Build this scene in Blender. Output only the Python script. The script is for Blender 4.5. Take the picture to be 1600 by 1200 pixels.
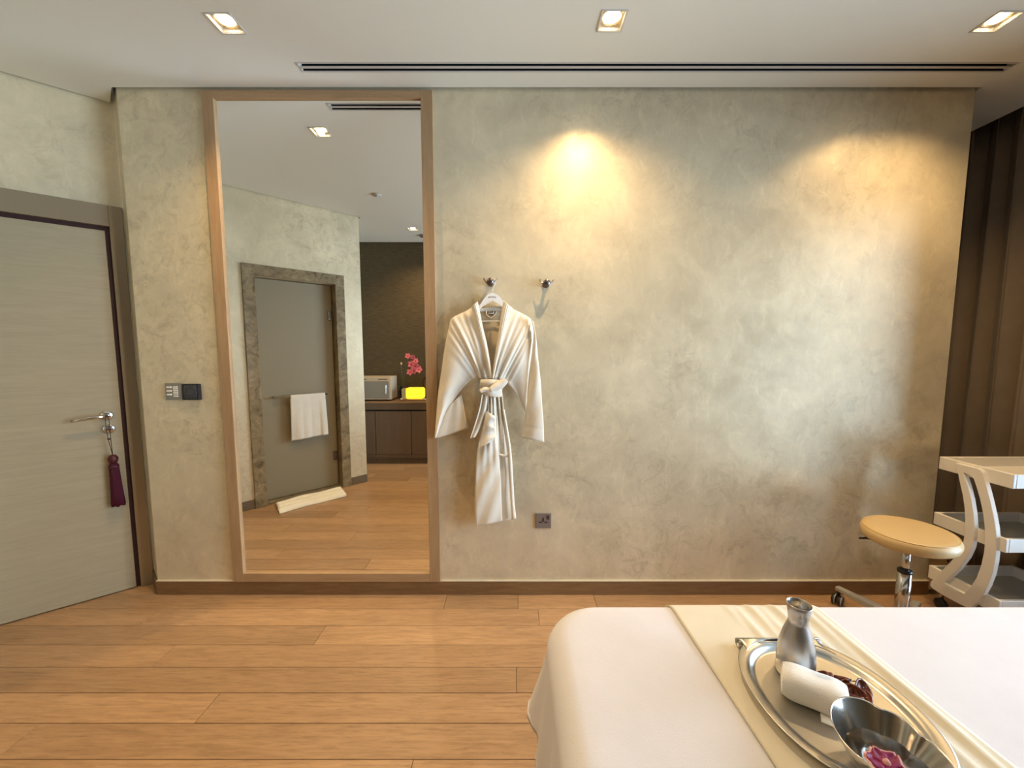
import bpy, bmesh, math, random
from mathutils import Vector, Matrix
random.seed(7)
for o in list(bpy.data.objects): bpy.data.objects.remove(o)
SC = bpy.context.scene
COL = SC.collection
PI = math.pi

# ------------------------------------------------------------------ camera
CAMH, PITCH, FPX = 1.38, math.radians(5.0), 601.0
cam = bpy.data.cameras.new('camera'); cam.sensor_width = 36.0; cam.lens = 36.0 * FPX / 1600.0
cam.clip_start = 0.02
camo = bpy.data.objects.new('camera', cam); COL.objects.link(camo)
camo.location = (0, 0, CAMH); camo.rotation_euler = (PI/2 - PITCH, 0, 0)
SC.camera = camo
# ------------------------------------------------------------------ light: daylight through the window, exposure
W = bpy.data.worlds.new('sky'); SC.world = W; W.use_nodes = True
bg = W.node_tree.nodes['Background']; bg.inputs[0].default_value = (0.62, 0.81, 1.0, 1); bg.inputs[1].default_value = 12.0
WIN = (-0.60, 1.42, 0.12, 2.42)       # y0 y1 z0 z1 of the window opening in the right wall
pl = bpy.data.lights.new('window_portal', 'AREA'); pl.shape = 'RECTANGLE'
pl.size = WIN[1]-WIN[0]; pl.size_y = WIN[3]-WIN[2]; pl.cycles.is_portal = True
plo = bpy.data.objects.new('window_portal', pl); COL.objects.link(plo)
plo.location = (3.09, (WIN[0]+WIN[1])/2, (WIN[2]+WIN[3])/2); plo.rotation_euler = (0, PI/2, 0)
plo.rotation_euler = (PI/2, 0, PI/2)
SPOT_W, SPOT_COL = 63.0, (1.0, 0.68, 0.33)
vs = SC.view_settings; vs.view_transform = 'Standard'; vs.look = 'None'; vs.gamma = 1.0; vs.use_curve_mapping = False
vs.exposure = 0.62
SC.cycles.use_denoising = True
SC.cycles.use_guiding = True; SC.cycles.use_surface_guiding = True; SC.cycles.guiding_training_samples = 0
SC.cycles.caustics_reflective = True; SC.cycles.blur_glossy = 0.0; SC.cycles.sample_clamp_indirect = 30.0
SC.cycles.max_bounces = 10; SC.cycles.diffuse_bounces = 5; SC.cycles.glossy_bounces = 6; SC.cycles.transmission_bounces = 8
SC.cycles.transparent_max_bounces = 12

# ------------------------------------------------------------------ helpers
c5, s5 = math.cos(PITCH), math.sin(PITCH)
def ray(x, y):
    u = (x-800)/FPX; v = (600-y)/FPX
    return Vector((u, c5+v*s5, -s5+v*c5))
CAM = Vector((0, 0, CAMH))
def aty(x, y, Y): d = ray(x, y); return CAM + d*(Y/d.y)
def atz(x, y, z): d = ray(x, y); return CAM + d*((z-CAMH)/d.z)
def atx(x, y, X): d = ray(x, y); return CAM + d*(X/d.x)
def atplane(x, y, p, n): d = ray(x, y); return CAM + d*((Vector(p)-CAM).dot(n)/d.dot(n))

class MB:
    def __init__(s): s.v = []; s.f = []; s.sm = []
    def add(s, vs, fs, smooth=False):
        b = len(s.v); s.v += [tuple(p) for p in vs]
        for f in fs: s.f.append(tuple(b+i for i in f)); s.sm.append(smooth)
        return s
    def box(s, x0, x1, y0, y1, z0, z1, M=None):
        P = [Vector((x, y, z)) for z in (z0, z1) for y in (y0, y1) for x in (x0, x1)]
        if M: P = [M @ p for p in P]
        return s.add(P, [(0,2,3,1), (4,5,7,6), (0,1,5,4), (2,6,7,3), (0,4,6,2), (1,3,7,5)])
    def prism(s, poly, z0, z1, M=None, smooth=False):
        n = len(poly)
        P = [Vector((x, y, z0)) for x, y in poly] + [Vector((x, y, z1)) for x, y in poly]
        if M: P = [M @ p for p in P]
        s.add(P, [tuple(range(n-1, -1, -1)), tuple(range(n, 2*n))])
        s.add(P, [(i, (i+1) % n, n+(i+1) % n, n+i) for i in range(n)], smooth)
        return s
    def lathe(s, prof, n=32, M=None, sx=1.0, sy=1.0, smooth=True):
        P = []; k = len(prof)
        for r, z in prof:
            for i in range(n):
                a = 2*PI*i/n; P.append(Vector((max(r, 1e-5)*math.cos(a)*sx, max(r, 1e-5)*math.sin(a)*sy, z)))
        if M: P = [M @ p for p in P]
        F = [(j*n+i, j*n+(i+1) % n, (j+1)*n+(i+1) % n, (j+1)*n+i) for j in range(k-1) for i in range(n)]
        if k >= 4 and prof[0][0] > 1e-4 and prof[-1][0] > 1e-4:      # closed ring profile
            F += [((k-1)*n+i, (k-1)*n+(i+1) % n, (i+1) % n, i) for i in range(n)]
        else:
            F.append(tuple(range(n-1, -1, -1))); F.append(tuple(range((k-1)*n, k*n)))
        return s.add(P, F, smooth)
    def tube(s, path, r, n=10, smooth=True, flat=1.0, closed=False):
        path = [Vector(p) for p in path]; m = len(path)
        rs = r if isinstance(r, (list, tuple)) else [r]*m
        P = []; up = None
        for i, p in enumerate(path):
            if closed: t = path[(i+1) % m]-path[i-1]
            else: t = path[min(i+1, m-1)]-path[max(i-1, 0)]
            t.normalize()
            if up is None:
                up = Vector((0, 0, 1)) if abs(t.z) < .9 else Vector((1, 0, 0))
            up = (up-t*up.dot(t)).normalized(); w = t.cross(up)
            for k in range(n):
                a = 2*PI*k/n; P.append(p+up*(math.cos(a)*rs[i]*flat)+w*(math.sin(a)*rs[i]))
        F = [(j*n+k, j*n+(k+1) % n, (j+1)*n+(k+1) % n, (j+1)*n+k) for j in range(m-1) for k in range(n)]
        if closed: F += [((m-1)*n+k, (m-1)*n+(k+1) % n, (k+1) % n, k) for k in range(n)]
        else: F += [tuple(range(n-1, -1, -1)), tuple(range((m-1)*n, m*n))]
        return s.add(P, F, smooth)
    def grid(s, fn, nu, nv, smooth=True, wrapu=False):
        P = [Vector(fn(i/(nu if wrapu else nu-1), j/(nv-1))) for j in range(nv) for i in range(nu)]
        F = []
        for j in range(nv-1):
            for i in range(nu if wrapu else nu-1):
                i2 = (i+1) % nu
                F.append((j*nu+i, j*nu+i2, (j+1)*nu+i2, (j+1)*nu+i))
        return s.add(P, F, smooth)
    def sheet(s, front, back, nu, nv):           # closed cloth: front grid, back grid, stitched rim
        b0 = len(s.v); s.grid(front, nu, nv); b1 = len(s.v); s.grid(back, nu, nv)
        for q in range(len(s.f)-(nu-1)*(nv-1), len(s.f)): s.f[q] = tuple(reversed(s.f[q]))
        rim = [i for i in range(nu)] + [j*nu+nu-1 for j in range(1, nv)] + [(nv-1)*nu+i for i in range(nu-2, -1, -1)] + [j*nu for j in range(nv-2, 0, -1)]
        for k in range(len(rim)):
            a, c = rim[k], rim[(k+1) % len(rim)]
            s.f.append((b0+a, b1+a, b1+c, b0+c)); s.sm.append(True)
        return s
    def build(s, name, mat, parent=None, bevel=0.0, seg=2, fix=True):
        me = bpy.data.meshes.new(name); me.from_pydata(s.v, [], s.f)
        me.polygons.foreach_set('use_smooth', s.sm)
        if fix:
            bm = bmesh.new(); bm.from_mesh(me); bmesh.ops.recalc_face_normals(bm, faces=bm.faces)
            if bevel > 0:
                es = [e for e in bm.edges if len(e.link_faces) == 2 and e.calc_face_angle(0) > 0.6]
                if es: bmesh.ops.bevel(bm, geom=es, offset=bevel, segments=seg, profile=0.5, affect='EDGES', clamp_overlap=True)
            bm.to_mesh(me); bm.free()
        me.materials.append(mat)
        o = bpy.data.objects.new(name, me); COL.objects.link(o)
        if parent: o.parent = parent
        return o
def box(x0, x1, y0, y1, z0, z1, M=None): return MB().box(x0, x1, y0, y1, z0, z1, M)
def empty(name, loc=(0, 0, 0)):
    o = bpy.data.objects.new(name, None); COL.objects.link(o); o.empty_display_size = .05
    return o
def tag(o, label, cat, group=None, kind=None):
    o['label'] = label; o['category'] = cat
    if group: o['group'] = group
    if kind: o['kind'] = kind
    return o
def recentre(root, loc):
    """put the Empty at the thing's base while its parts stay where they stand"""
    root.location = loc
    for ch in root.children: ch.location = Vector(ch.location) - Vector(loc)
def copy_tree(o, parent=None):
    c = o.copy(); COL.objects.link(c); c.parent = parent
    for ch in list(o.children): copy_tree(ch, c)
    return c

# ------------------------------------------------------------------ materials
def srgb(r, g, b):
    f = lambda c: ((c/255+.055)/1.055)**2.4 if c > 10 else c/255/12.92
    return (f(r), f(g), f(b), 1)
def pmat(name, col, rough=.5, metal=0., spec=.5, **kw):
    m = bpy.data.materials.new(name); m.use_nodes = True
    b = m.node_tree.nodes['Principled BSDF']
    b.inputs['Base Color'].default_value = col if len(col) == 4 else (*col, 1)
    b.inputs['Roughness'].default_value = rough; b.inputs['Metallic'].default_value = metal
    b.inputs['Specular IOR Level'].default_value = spec
    for k, v in kw.items(): b.inputs[k].default_value = v
    return m
def N(m, t, **kw):
    n = m.node_tree.nodes.new(t)
    for k, v in kw.items(): setattr(n, k, v)
    return n
def L(m, a, b): m.node_tree.links.new(a, b)
def coords(m, scale=(1, 1, 1), rot=(0, 0, 0), kind='Object', rnd=False):
    tc = N(m, 'ShaderNodeTexCoord'); mp = N(m, 'ShaderNodeMapping')
    mp.inputs['Scale'].default_value = scale; mp.inputs['Rotation'].default_value = rot
    L(m, tc.outputs[kind], mp.inputs[0])
    if rnd:
        oi = N(m, 'ShaderNodeObjectInfo'); mu = N(m, 'ShaderNodeMath', operation='MULTIPLY'); mu.inputs[1].default_value = 37.0
        L(m, oi.outputs['Random'], mu.inputs[0]); cb = N(m, 'ShaderNodeCombineXYZ')
        L(m, mu.outputs[0], cb.inputs[0]); L(m, mu.outputs[0], cb.inputs[2]); L(m, cb.outputs[0], mp.inputs['Location'])
    return mp.outputs[0]
def noise(m, vec, scale, detail=4, rough=.55, dist=0.):
    n = N(m, 'ShaderNodeTexNoise'); n.inputs['Scale'].default_value = scale; n.inputs['Detail'].default_value = detail
    n.inputs['Roughness'].default_value = rough; n.inputs['Distortion'].default_value = dist
    L(m, vec, n.inputs['Vector']); return n.outputs[0]
def ramp(m, fac, stops):
    r = N(m, 'ShaderNodeValToRGB'); e = r.color_ramp.elements
    while len(e) < len(stops): e.new(0.5)
    for i, (p, c) in enumerate(stops): e[i].position = p; e[i].color = c if len(c) == 4 else (*c, 1)
    L(m, fac, r.inputs[0]); return r.outputs[0]
def mix(m, fac, a, b, mode='MIX'):
    n = N(m, 'ShaderNodeMix', data_type='RGBA', blend_type=mode)
    for s, v in ((n.inputs[0], fac), (n.inputs[6], a), (n.inputs[7], b)):
        if isinstance(v, (int, float)): s.default_value = v
        elif isinstance(v, tuple): s.default_value = v
        else: L(m, v, s)
    return n.outputs[2]
def bump(m, h, strength=.2, dist=.01):
    n = N(m, 'ShaderNodeBump'); n.inputs['Strength'].default_value = strength; n.inputs['Distance'].default_value = dist
    L(m, h, n.inputs['Height']); L(m, n.outputs[0], m.node_tree.nodes['Principled BSDF'].inputs['Normal'])
def bs(m): return m.node_tree.nodes['Principled BSDF']
G = lambda v: (v, v, v, 1)

def plaster(name, base, dark, amount=.52):
    m = pmat(name, base, .42, .0, .6)
    v = coords(m)
    cloud = noise(m, v, 1.3, 4, .55, .3)
    mot = noise(m, v, 4.0, 7, .68, .6)
    stroke = noise(m, coords(m, (1, 1, 1.0), (0, .5, 0)), 11, 10, .80, 1.1)
    st = ramp(m, stroke, [(.48, G(0)), (.66, G(1))])
    li = ramp(m, noise(m, coords(m, (1.6, 1.6, .8), (0, -.6, 0)), 9, 9, .78, .9), [(.52, G(0)), (.74, G(1))])
    patch = ramp(m, noise(m, v, 1.7, 4, .62, .8), [(.43, G(0)), (.62, G(1))])
    f = mix(m, 1., st, patch, 'MULTIPLY')
    c1 = mix(m, ramp(m, mot, [(.3, G(0)), (.7, G(1))]), tuple([x*.86 for x in base[:3]]+[1]), tuple([min(1, x*1.14) for x in base[:3]]+[1]))
    c2 = mix(m, ramp(m, cloud, [(.35, G(0)), (.65, G(.5))]), c1, tuple([x*.78 for x in base[:3]]+[1]))
    lm = N(m, 'ShaderNodeMath', operation='MULTIPLY'); lm.inputs[1].default_value = .45; L(m, li, lm.inputs[0])
    c2 = mix(m, lm.outputs[0], c2, tuple([min(1, x*1.35) for x in base[:3]]+[1]))
    fm = N(m, 'ShaderNodeMath', operation='MULTIPLY'); fm.inputs[1].default_value = amount; L(m, f, fm.inputs[0])
    c3 = mix(m, fm.outputs[0], c2, dark)
    L(m, c3, bs(m).inputs['Base Color'])
    rr = ramp(m, mot, [(.25, G(.28)), (.75, G(.44))]); L(m, rr, bs(m).inputs['Roughness'])
    bs(m).inputs['Metallic'].default_value = .28
    bump(m, mix(m, .5, mot, st), .09, .01)
    return m
def wood(name, a, b, scale=(1.2, 14, 14), rough=.4, rnd=False, contrast=.5, rot=(0, 0, 0), spec=.5):
    m = pmat(name, a, rough, 0, spec); v = coords(m, scale, rot, rnd=rnd)
    n1 = noise(m, v, 2.2, 6, .62, 1.2); n2 = noise(m, v, 9, 4, .7, .3)
    w = N(m, 'ShaderNodeTexWave', wave_type='BANDS', bands_direction='Z'); L(m, v, w.inputs[0])
    f = ramp(m, n1, [(.32, G(0)), (.68, G(1))])
    c = mix(m, f, a, b)
    fine = ramp(m, n2, [(.45, G(0)), (.75, G(contrast))])
    c = mix(m, fine, c, tuple([x*.55 for x in b[:3]]+[1]))
    if rnd:
        oi = N(m, 'ShaderNodeObjectInfo'); hs = N(m, 'ShaderNodeHueSaturation'); mr = N(m, 'ShaderNodeMapRange')
        mr.inputs[3].default_value = .84; mr.inputs[4].default_value = 1.14
        L(m, oi.outputs['Random'], mr.inputs[0]); L(m, mr.outputs[0], hs.inputs['Value']); L(m, c, hs.inputs['Color']); c = hs.outputs[0]
    L(m, c, bs(m).inputs['Base Color'])
    bump(m, n2, .06, .004)
    return m
def fabric(name, col, scale=900, strength=.12, rough=.9, var=.06):
    m = pmat(name, col, rough, 0, .2); v = coords(m)
    n = noise(m, v, scale, 2, .6); n2 = noise(m, v, 14, 4, .6)
    c = mix(m, ramp(m, n2, [(.3, G(0)), (.7, G(1))]), tuple([x*(1-var) for x in col[:3]]+[1]), col)
    L(m, c, bs(m).inputs['Base Color'])
    bs(m).inputs['Sheen Weight'].default_value = .15
    bump(m, mix(m, .35, n, n2), strength, .003)
    return m
def steel(name, col, rough=.3, aniso=(1, 1, 60)):
    m = pmat(name, col, rough, 1.0); v = coords(m, aniso)
    n = noise(m, v, 22, 3, .6); rr = ramp(m, n, [(.3, G(rough*.85)), (.7, G(rough*1.15))]); L(m, rr, bs(m).inputs['Roughness'])
    return m

MAT = {}
MAT['plaster'] = plaster('pearl_plaster', (.70, .61, .43, 1), (.30, .235, .135, 1))
MAT['ceiling'] = pmat('ceiling_paint', (.72, .71, .625, 1), .9, 0, .2)
m = MAT['ceiling']; bump(m, noise(m, coords(m), 180, 3), .04, .002)
MAT['blackmatt'] = pmat('black_plenum', (.008, .009, .011, 1), .9, 0, .1)
MAT['gap'] = pmat('dark_recess', (.03, .028, .025, 1), .9, 0, .1)
MAT['plank'] = wood('oak_plank', (.43, .265, .14, 1), (.345, .205, .105, 1), (1.0, 11, 11), .36, True, .75)
MAT['sub'] = pmat('plank_joint', (.06, .032, .015, 1), .8)
MAT['oak'] = wood('oak_frame', (.42, .27, .14, 1), (.33, .20, .10, 1), (14, 14, 1.2), .42, False, .25)
MAT['oakh'] = wood('oak_rail', (.42, .27, .14, 1), (.33, .20, .10, 1), (1.2, 14, 14), .42, False, .25)
MAT['skirting'] = wood('oak_skirting', (.23, .125, .05, 1), (.17, .085, .034, 1), (1.4, 16, 16), .4, False, .4)
MAT['skirting_dark'] = wood('oak_skirting_dark', (.16, .115, .065, 1), (.12, .08, .045, 1), (1.4, 16, 16), .45, False, .3)
MAT['edge_highlight'] = pmat('painted_edge_highlight', (.62, .55, .42, 1), .5)  # pale colour stands in for light caught on the wall's bottom edge
MAT['veneer'] = wood('door_veneer', (.37, .315, .21, 1), (.325, .275, .18, 1), (1.6, 1.6, 22), .55, False, .10)
MAT['bronze'] = pmat('bronze_door_frame', (.30, .24, .16, 1), .30, .35, .6)
m = MAT['bronze']; bump(m, noise(m, coords(m, (30, 30, 1)), 20, 3), .03, .003)
MAT['seal'] = pmat('maroon_seal', (.030, .006, .005, 1), .7)
MAT['chrome'] = pmat('chrome', (.62, .60, .58, 1), .16, 1.0)
MAT['darkchrome'] = pmat('dark_bronze_metal', (.20, .17, .16, 1), .28, 1.0)
MAT['mirror'] = pmat('mirror_silver', (.90, .90, .87, 1), .0, 1.0)
MAT['black'] = pmat('black_plastic', (.012, .012, .014, 1), .35)
MAT['screen'] = pmat('thermostat_screen', (.035, .038, .05, 1), .2)
MAT['plate'] = pmat('grey_metal_plate', (.30, .30, .29, 1), .38, .7)
MAT['button'] = pmat('white_button', (.80, .77, .70, 1), .4)
MAT['socket'] = pmat('bronze_socket_plate', (.27, .235, .22, 1), .35, .5)
MAT['terry'] = fabric('terry_robe', (.80, .735, .62, 1), 330, .45)
MAT['lining'] = fabric('robe_lining', (.66, .56, .40, 1), 520, .25)
MAT['cover'] = fabric('bed_cover_fleece', (.66, .645, .69, 1), 420, .22, .95, .04)
MAT['runner'] = fabric('cream_runner', (.66, .60, .48, 1), 700, .10, .75, .05)
MAT['white'] = pmat('white_lacquer', (.78, .74, .68, 1), .35)
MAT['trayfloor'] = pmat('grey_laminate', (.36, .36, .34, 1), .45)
MAT['plasticwhite'] = pmat('white_plastic', (.80, .79, .78, 1), .4)
MAT['leather'] = pmat('beige_leather', (.60, .43, .21, 1), .42)
m = MAT['leather']; bump(m, noise(m, coords(m), 260, 3), .08, .002)
MAT['steel'] = pmat('brushed_steel', (.52, .50, .48, 1), .30, 1.0)
MAT['traysteel'] = steel('tray_steel', (.46, .445, .41, 1), .33, (60, 60, 1))
MAT['bowlsteel'] = steel('bowl_steel', (.55, .51, .47, 1), .20)
MAT['grey_leg'] = pmat('grey_painted_leg', (.42, .41, .38, 1), .35, .3)
MAT['water'] = pmat('water', (1, 1, 1, 1), .02); bs(MAT['water']).inputs['Transmission Weight'].default_value = 1.0; bs(MAT['water']).inputs['IOR'].default_value = 1.33
MAT['pod'] = wood('dried_pod', (.20, .045, .014, 1), (.09, .018, .008, 1), (30, 30, 30), .28, True, .3)
MAT['orchid'] = pmat('orchid_petal', (.20, .002, .065, 1), .5)
MAT['orchid_rim'] = pmat('orchid_rim', (.72, .38, .34, 1), .5)
MAT['pink'] = pmat('pink_petal', (.72, .16, .20, 1), .5)
MAT['bud'] = pmat('orchid_bud', (.60, .48, .30, 1), .5)
MAT['leaf'] = pmat('dark_leaf', (.02, .035, .012, 1), .4)
MAT['stem'] = pmat('stem', (.07, .09, .025, 1), .5)
MAT['tassel'] = pmat('maroon_silk', (.055, .002, .013, 1), .45)
m = MAT['tassel']; bump(m, noise(m, coords(m, (90, 90, 2)), 6, 3), .6, .006); bs(m).inputs['Specular IOR Level'].default_value = .25
MAT['tassel_knot'] = pmat('red_knot', (.060, .004, .009, 1), .5)
MAT['cord'] = pmat('dark_cord', (.05, .025, .02, 1), .6)
MAT['walnut'] = wood('cabinet_veneer', (.125, .078, .045, 1), (.10, .06, .034, 1), (14, 14, 1.0), .4, False, .25)
MAT['worktop'] = wood('worktop_wood', (.30, .18, .09, 1), (.22, .12, .06, 1), (1, 14, 14), .3, False, .3)
MAT['warmer'] = pmat('beige_steel_case', (.50, .42, .31, 1), .4)
MAT['warmerdoor'] = pmat('grey_appliance_door', (.24, .22, .20, 1), .35, .4)
MAT['pot'] = pmat('cream_ceramic', (.45, .36, .22, 1), .3)
MAT['lampglass'] = pmat('amber_glass_lit', (.9, .6, .05, 1), .4); bs(MAT['lampglass']).inputs['Emission Color'].default_value = (1, .62, .02, 1); bs(MAT['lampglass']).inputs['Emission Strength'].default_value = .8
MAT['lampwood'] = wood('lamp_tray_wood', (.25, .14, .06, 1), (.18, .09, .04, 1), (2, 14, 14), .4)
MAT['bulb'] = pmat('downlight_lamp', (1, 1, 1, 1), .5); bs(MAT['bulb']).inputs['Emission Color'].default_value = (1, .80, .50, 1); bs(MAT['bulb']).inputs['Emission Strength'].default_value = 14.0
MAT['reflector'] = pmat('downlight_reflector', (.75, .62, .40, 1), .25, .8)
MAT['canwall'] = pmat('downlight_trim', (.55, .52, .47, 1), .5)
MAT['towel'] = fabric('bath_towel', (.72, .68, .60, 1), 420, .35)
MAT['white_towel'] = fabric('white_face_towel', (.82, .80, .77, 1), 420, .5)
MAT['mat_towel'] = fabric('cream_floor_towel', (.82, .76, .62, 1), 420, .3)
MAT['curtain'] = fabric('brown_curtain', (.22, .16, .105, 1), 800, .08, .7, .1)
MAT['sheen'] = None
def marble():
    m = pmat('brown_marble', (.22, .175, .115, 1), .28); v = coords(m, rnd=False)
    n = noise(m, v, 9, 7, .65, 1.6); n2 = noise(m, v, 26, 5, .6, 2)
    c = ramp(m, n, [(.30, (.07, .05, .025)), (.48, (.22, .165, .09)), (.60, (.28, .215, .125)), (.74, (.46, .38, .25))])
    c = mix(m, ramp(m, n2, [(.55, G(0)), (.75, G(.5))]), c, (.10, .07, .04, 1))
    L(m, c, bs(m).inputs['Base Color']); return m
MAT['marble'] = marble()
def wallpaper():
    m = pmat('woven_wallpaper', (.07, .048, .02, 1), .6); v = coords(m, (3, 1, 40))
    n = noise(m, v, 4, 5, .7, .3)
    c = ramp(m, n, [(.35, (.040, .026, .010)), (.55, (.078, .054, .022)), (.75, (.11, .08, .036))])
    L(m, c, bs(m).inputs['Base Color']); bump(m, n, .2, .004); return m
MAT['wallpaper'] = wallpaper()
def frosted():
    m = pmat('frosted_glass', (.38, .32, .21, 1), .42, 0, .5); bs(m).inputs['Transmission Weight'].default_value = .35
    return m
MAT['frosted'] = frosted()
def winglass():
    m = bpy.data.materials.new('window_glass'); m.use_nodes = True; nt = m.node_tree; nt.nodes.remove(nt.nodes['Principled BSDF'])
    tr = N(m, 'ShaderNodeBsdfTransparent'); gl = N(m, 'ShaderNodeBsdfGlossy'); gl.inputs['Roughness'].default_value = .02
    fr = N(m, 'ShaderNodeFresnel'); mx = N(m, 'ShaderNodeMixShader')
    L(m, fr.outputs[0], mx.inputs[0]); L(m, tr.outputs[0], mx.inputs[1]); L(m, gl.outputs[0], mx.inputs[2])
    L(m, mx.outputs[0], nt.nodes['Material Output'].inputs[0]); return m
MAT['winglass'] = winglass()
MAT['winframe'] = pmat('window_frame', (.12, .10, .085, 1), .4, .5)

# ------------------------------------------------------------------ the room (metres, camera over the origin)
D = 2.076; CZ = 2.70; CAP = 2.80; XL, XR = -2.01, 2.355
A = Vector((XL, D)); B = Vector((-2.148, 2.200)); Cc = Vector((-2.948, 1.535)); E_ = Vector((-1.53, .175)); F_ = Vector((-2.25, -.72)); YB = -.72
XW = 2.95; YE = 3.10
def wallframe(p, q):
    """local frame: x along p->q, y out of the room, z up"""
    d = (q-p).normalized(); n = Vector((-d.y, d.x))        # left of p->q
    return Matrix(((d.x, n.x, 0, p.x), (d.y, n.y, 0, p.y), (0, 0, 1, 0), (0, 0, 0, 1)))
def outl(names, loop): pass
# floor: joint-coloured bed + oak planks
fl = tag(box(-3.4, 3.1, -.9, 3.3, -.10, -.006).build('floor', MAT['sub']), 'oak plank floor with long boards running along the mirror wall', 'floor', kind='structure')
PW = .127
rows = {0: [-.367, .033, .46, 1.55], 1: [-1.878, .139, 1.4], 2: [-.935, .9], 3: [-1.578, .35, 1.6], 4: [.019, 1.3], 5: [-1.18, .7], 6: [-1.75, .25, 1.5], 7: [-.334, 1.1]}
plank_root = fl
for r in range(-9, 23):
    y1 = D - .001 - r*PW; y0 = y1-PW+.0022
    if y1 < -.85 or y0 > 3.25: continue
    if r in rows: js = rows[r]
    else:
        j = -2.4+random.random()*1.3; js = []
        while j < 2.9: js.append(j); j += 1.2+random.random()*.7
    x0, x1 = (-3.3, 3.0) if r >= 0 else (-2.4, 3.0)
    xs = [x0]+[j for j in js if x0+.15 < j < x1-.15]+[x1]
    for a, b in zip(xs[:-1], xs[1:]):
        mb = box(-(b-a)/2+.0009, (b-a)/2-.0009, -(y1-y0)/2, (y1-y0)/2, -.008, 0)
        o = mb.build('plank', MAT['plank'], plank_root, .0009, 1); o.location = ((a+b)/2, (y0+y1)/2, 0)
# walls
def struct(o, label, cat='wall'): return tag(o, label, cat, kind='structure')
struct(MB().prism([A, (XR, D), (XR, D+.13), (B.x+.02, D+.13), B], .083, CAP).build('wall_back', MAT['plaster'], None, .003, 1), 'mottled beige pearl plaster wall behind the white robe')
struct(MB().prism([(XL+.004, D+.006), (XR-.004, D+.006), (XR-.004, D+.12), (B.x+.03, D+.12), (B.x+.008, B.y)], 0, .083).build('trim_1', MAT['gap']), 'dark recessed plinth under the plaster wall', 'trim')
ML = wallframe(Cc, B)
LL = (B-Cc).length
lw = MB()
lw.box(-.15, LL-.96, 0, .10, 0, CAP, ML); lw.box(LL-.96, LL-.012, 0, .10, 2.12, CAP, ML); lw.box(LL-.012, LL+.3, 0, .10, 0, CAP, ML)
struct(lw.build('wall_left', MAT['plaster']), 'angled pale plaster wall around the wood veneer door')
MS = wallframe(E_, Cc)
SL = (Cc-E_).length
OP0, OP1, OPZ = .255, .915, 2.015            # bathroom door opening along the wall
sw = MB()
sw.box(0, OP0, 0, .12, 0, CAP, MS); sw.box(OP1, SL+.1, 0, .12, 0, CAP, MS); sw.box(OP0, OP1, 0, .12, OPZ, CAP, MS)
struct(sw.build('wall_bathroom', MAT['plaster']), 'angled pale plaster wall holding the frosted glass door')
MA = wallframe(F_, E_)
# keep the return behind the visible corner
struct(box(-.1, (E_-F_).length-.003, 0.0, .10, 0, CAP, MA).build('wall_alcove', MAT['plaster']), 'short plaster return wall beside the counter')
struct(box(-2.5, 3.1, YB-.12, YB, 0, CAP).build('wall_rear', MAT['wallpaper']), 'dark brown woven wallpaper wall behind the counter')
wr = MB()
wr.box(XW, XW+.12, YB-.1, WIN[0], 0, CAP); wr.box(XW, XW+.12, WIN[1], YE+.1, 0, CAP)
wr.box(XW, XW+.12, WIN[0], WIN[1], 0, WIN[2]); wr.box(XW, XW+.12, WIN[0], WIN[1], WIN[3], CAP)
struct(wr.build('wall_right', MAT['plaster']), 'plaster window wall behind the brown curtain')
struct(box(2.2, XW+.12, YE, YE+.12, 0, CAP).build('wall_end', MAT['plaster']), 'narrow plaster wall at the end of the curtain recess')
struct(box(2.19, 2.29, D+.135, YE+.1, 0, CAP).build('wall_side', MAT['plaster']), 'plaster return wall beside the curtain recess')
# bathroom behind the frosted door
bb = MB(); bb.box(.13, 1.45, .9, 1.0, 0, CAP, MS); bb.box(.13, .20, .125, 1.0, 0, CAP, MS); bb.box(1.35, 1.45, .125, 1.0, 0, CAP, MS)
struct(bb.build('wall_shower', pmat('bathroom_wall', (.5, .46, .38, 1), .6)), 'dim bathroom walls behind the frosted glass door')
# ceiling: flat panel with shadow gap, cut-outs for downlights and slot diffuser
LIGHTS = [(-1.16, 1.68, 'square recessed downlight in the ceiling in front of the tall mirror'),
          (.402, 1.668, 'square recessed downlight in the ceiling in front of the white robe'),
          (1.955, 1.672, 'square recessed downlight in the ceiling beside the brown curtain'),
          (-1.084, -.19, 'square recessed downlight in the ceiling above the counter'),
          ]
HW = .047
g = .016
def inset(P, d):
    out = []; n = len(P)
    for i in range(n):
        a, b, c = P[i-1], P[i], P[(i+1) % n]
        d1 = (b-a).normalized(); d2 = (c-b).normalized()
        n1 = Vector((-d1.y, d1.x)); n2 = Vector((-d2.y, d2.x)); k = (n1+n2).normalized()
        out.append(b+k*(d/max(.3, k.dot(n1))))
    return out
outline = [Vector((-2.30, YB)), Vector((2.78+g, YB)), Vector((2.78+g, YE)), Vector((XR, YE)), Vector((XR, D)), A, B, Cc, E_, F_]
inn = inset([Vector(p) for p in outline[1:]], g)
VENT = (-.99, 2.33, 1.896, 1.948)
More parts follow.
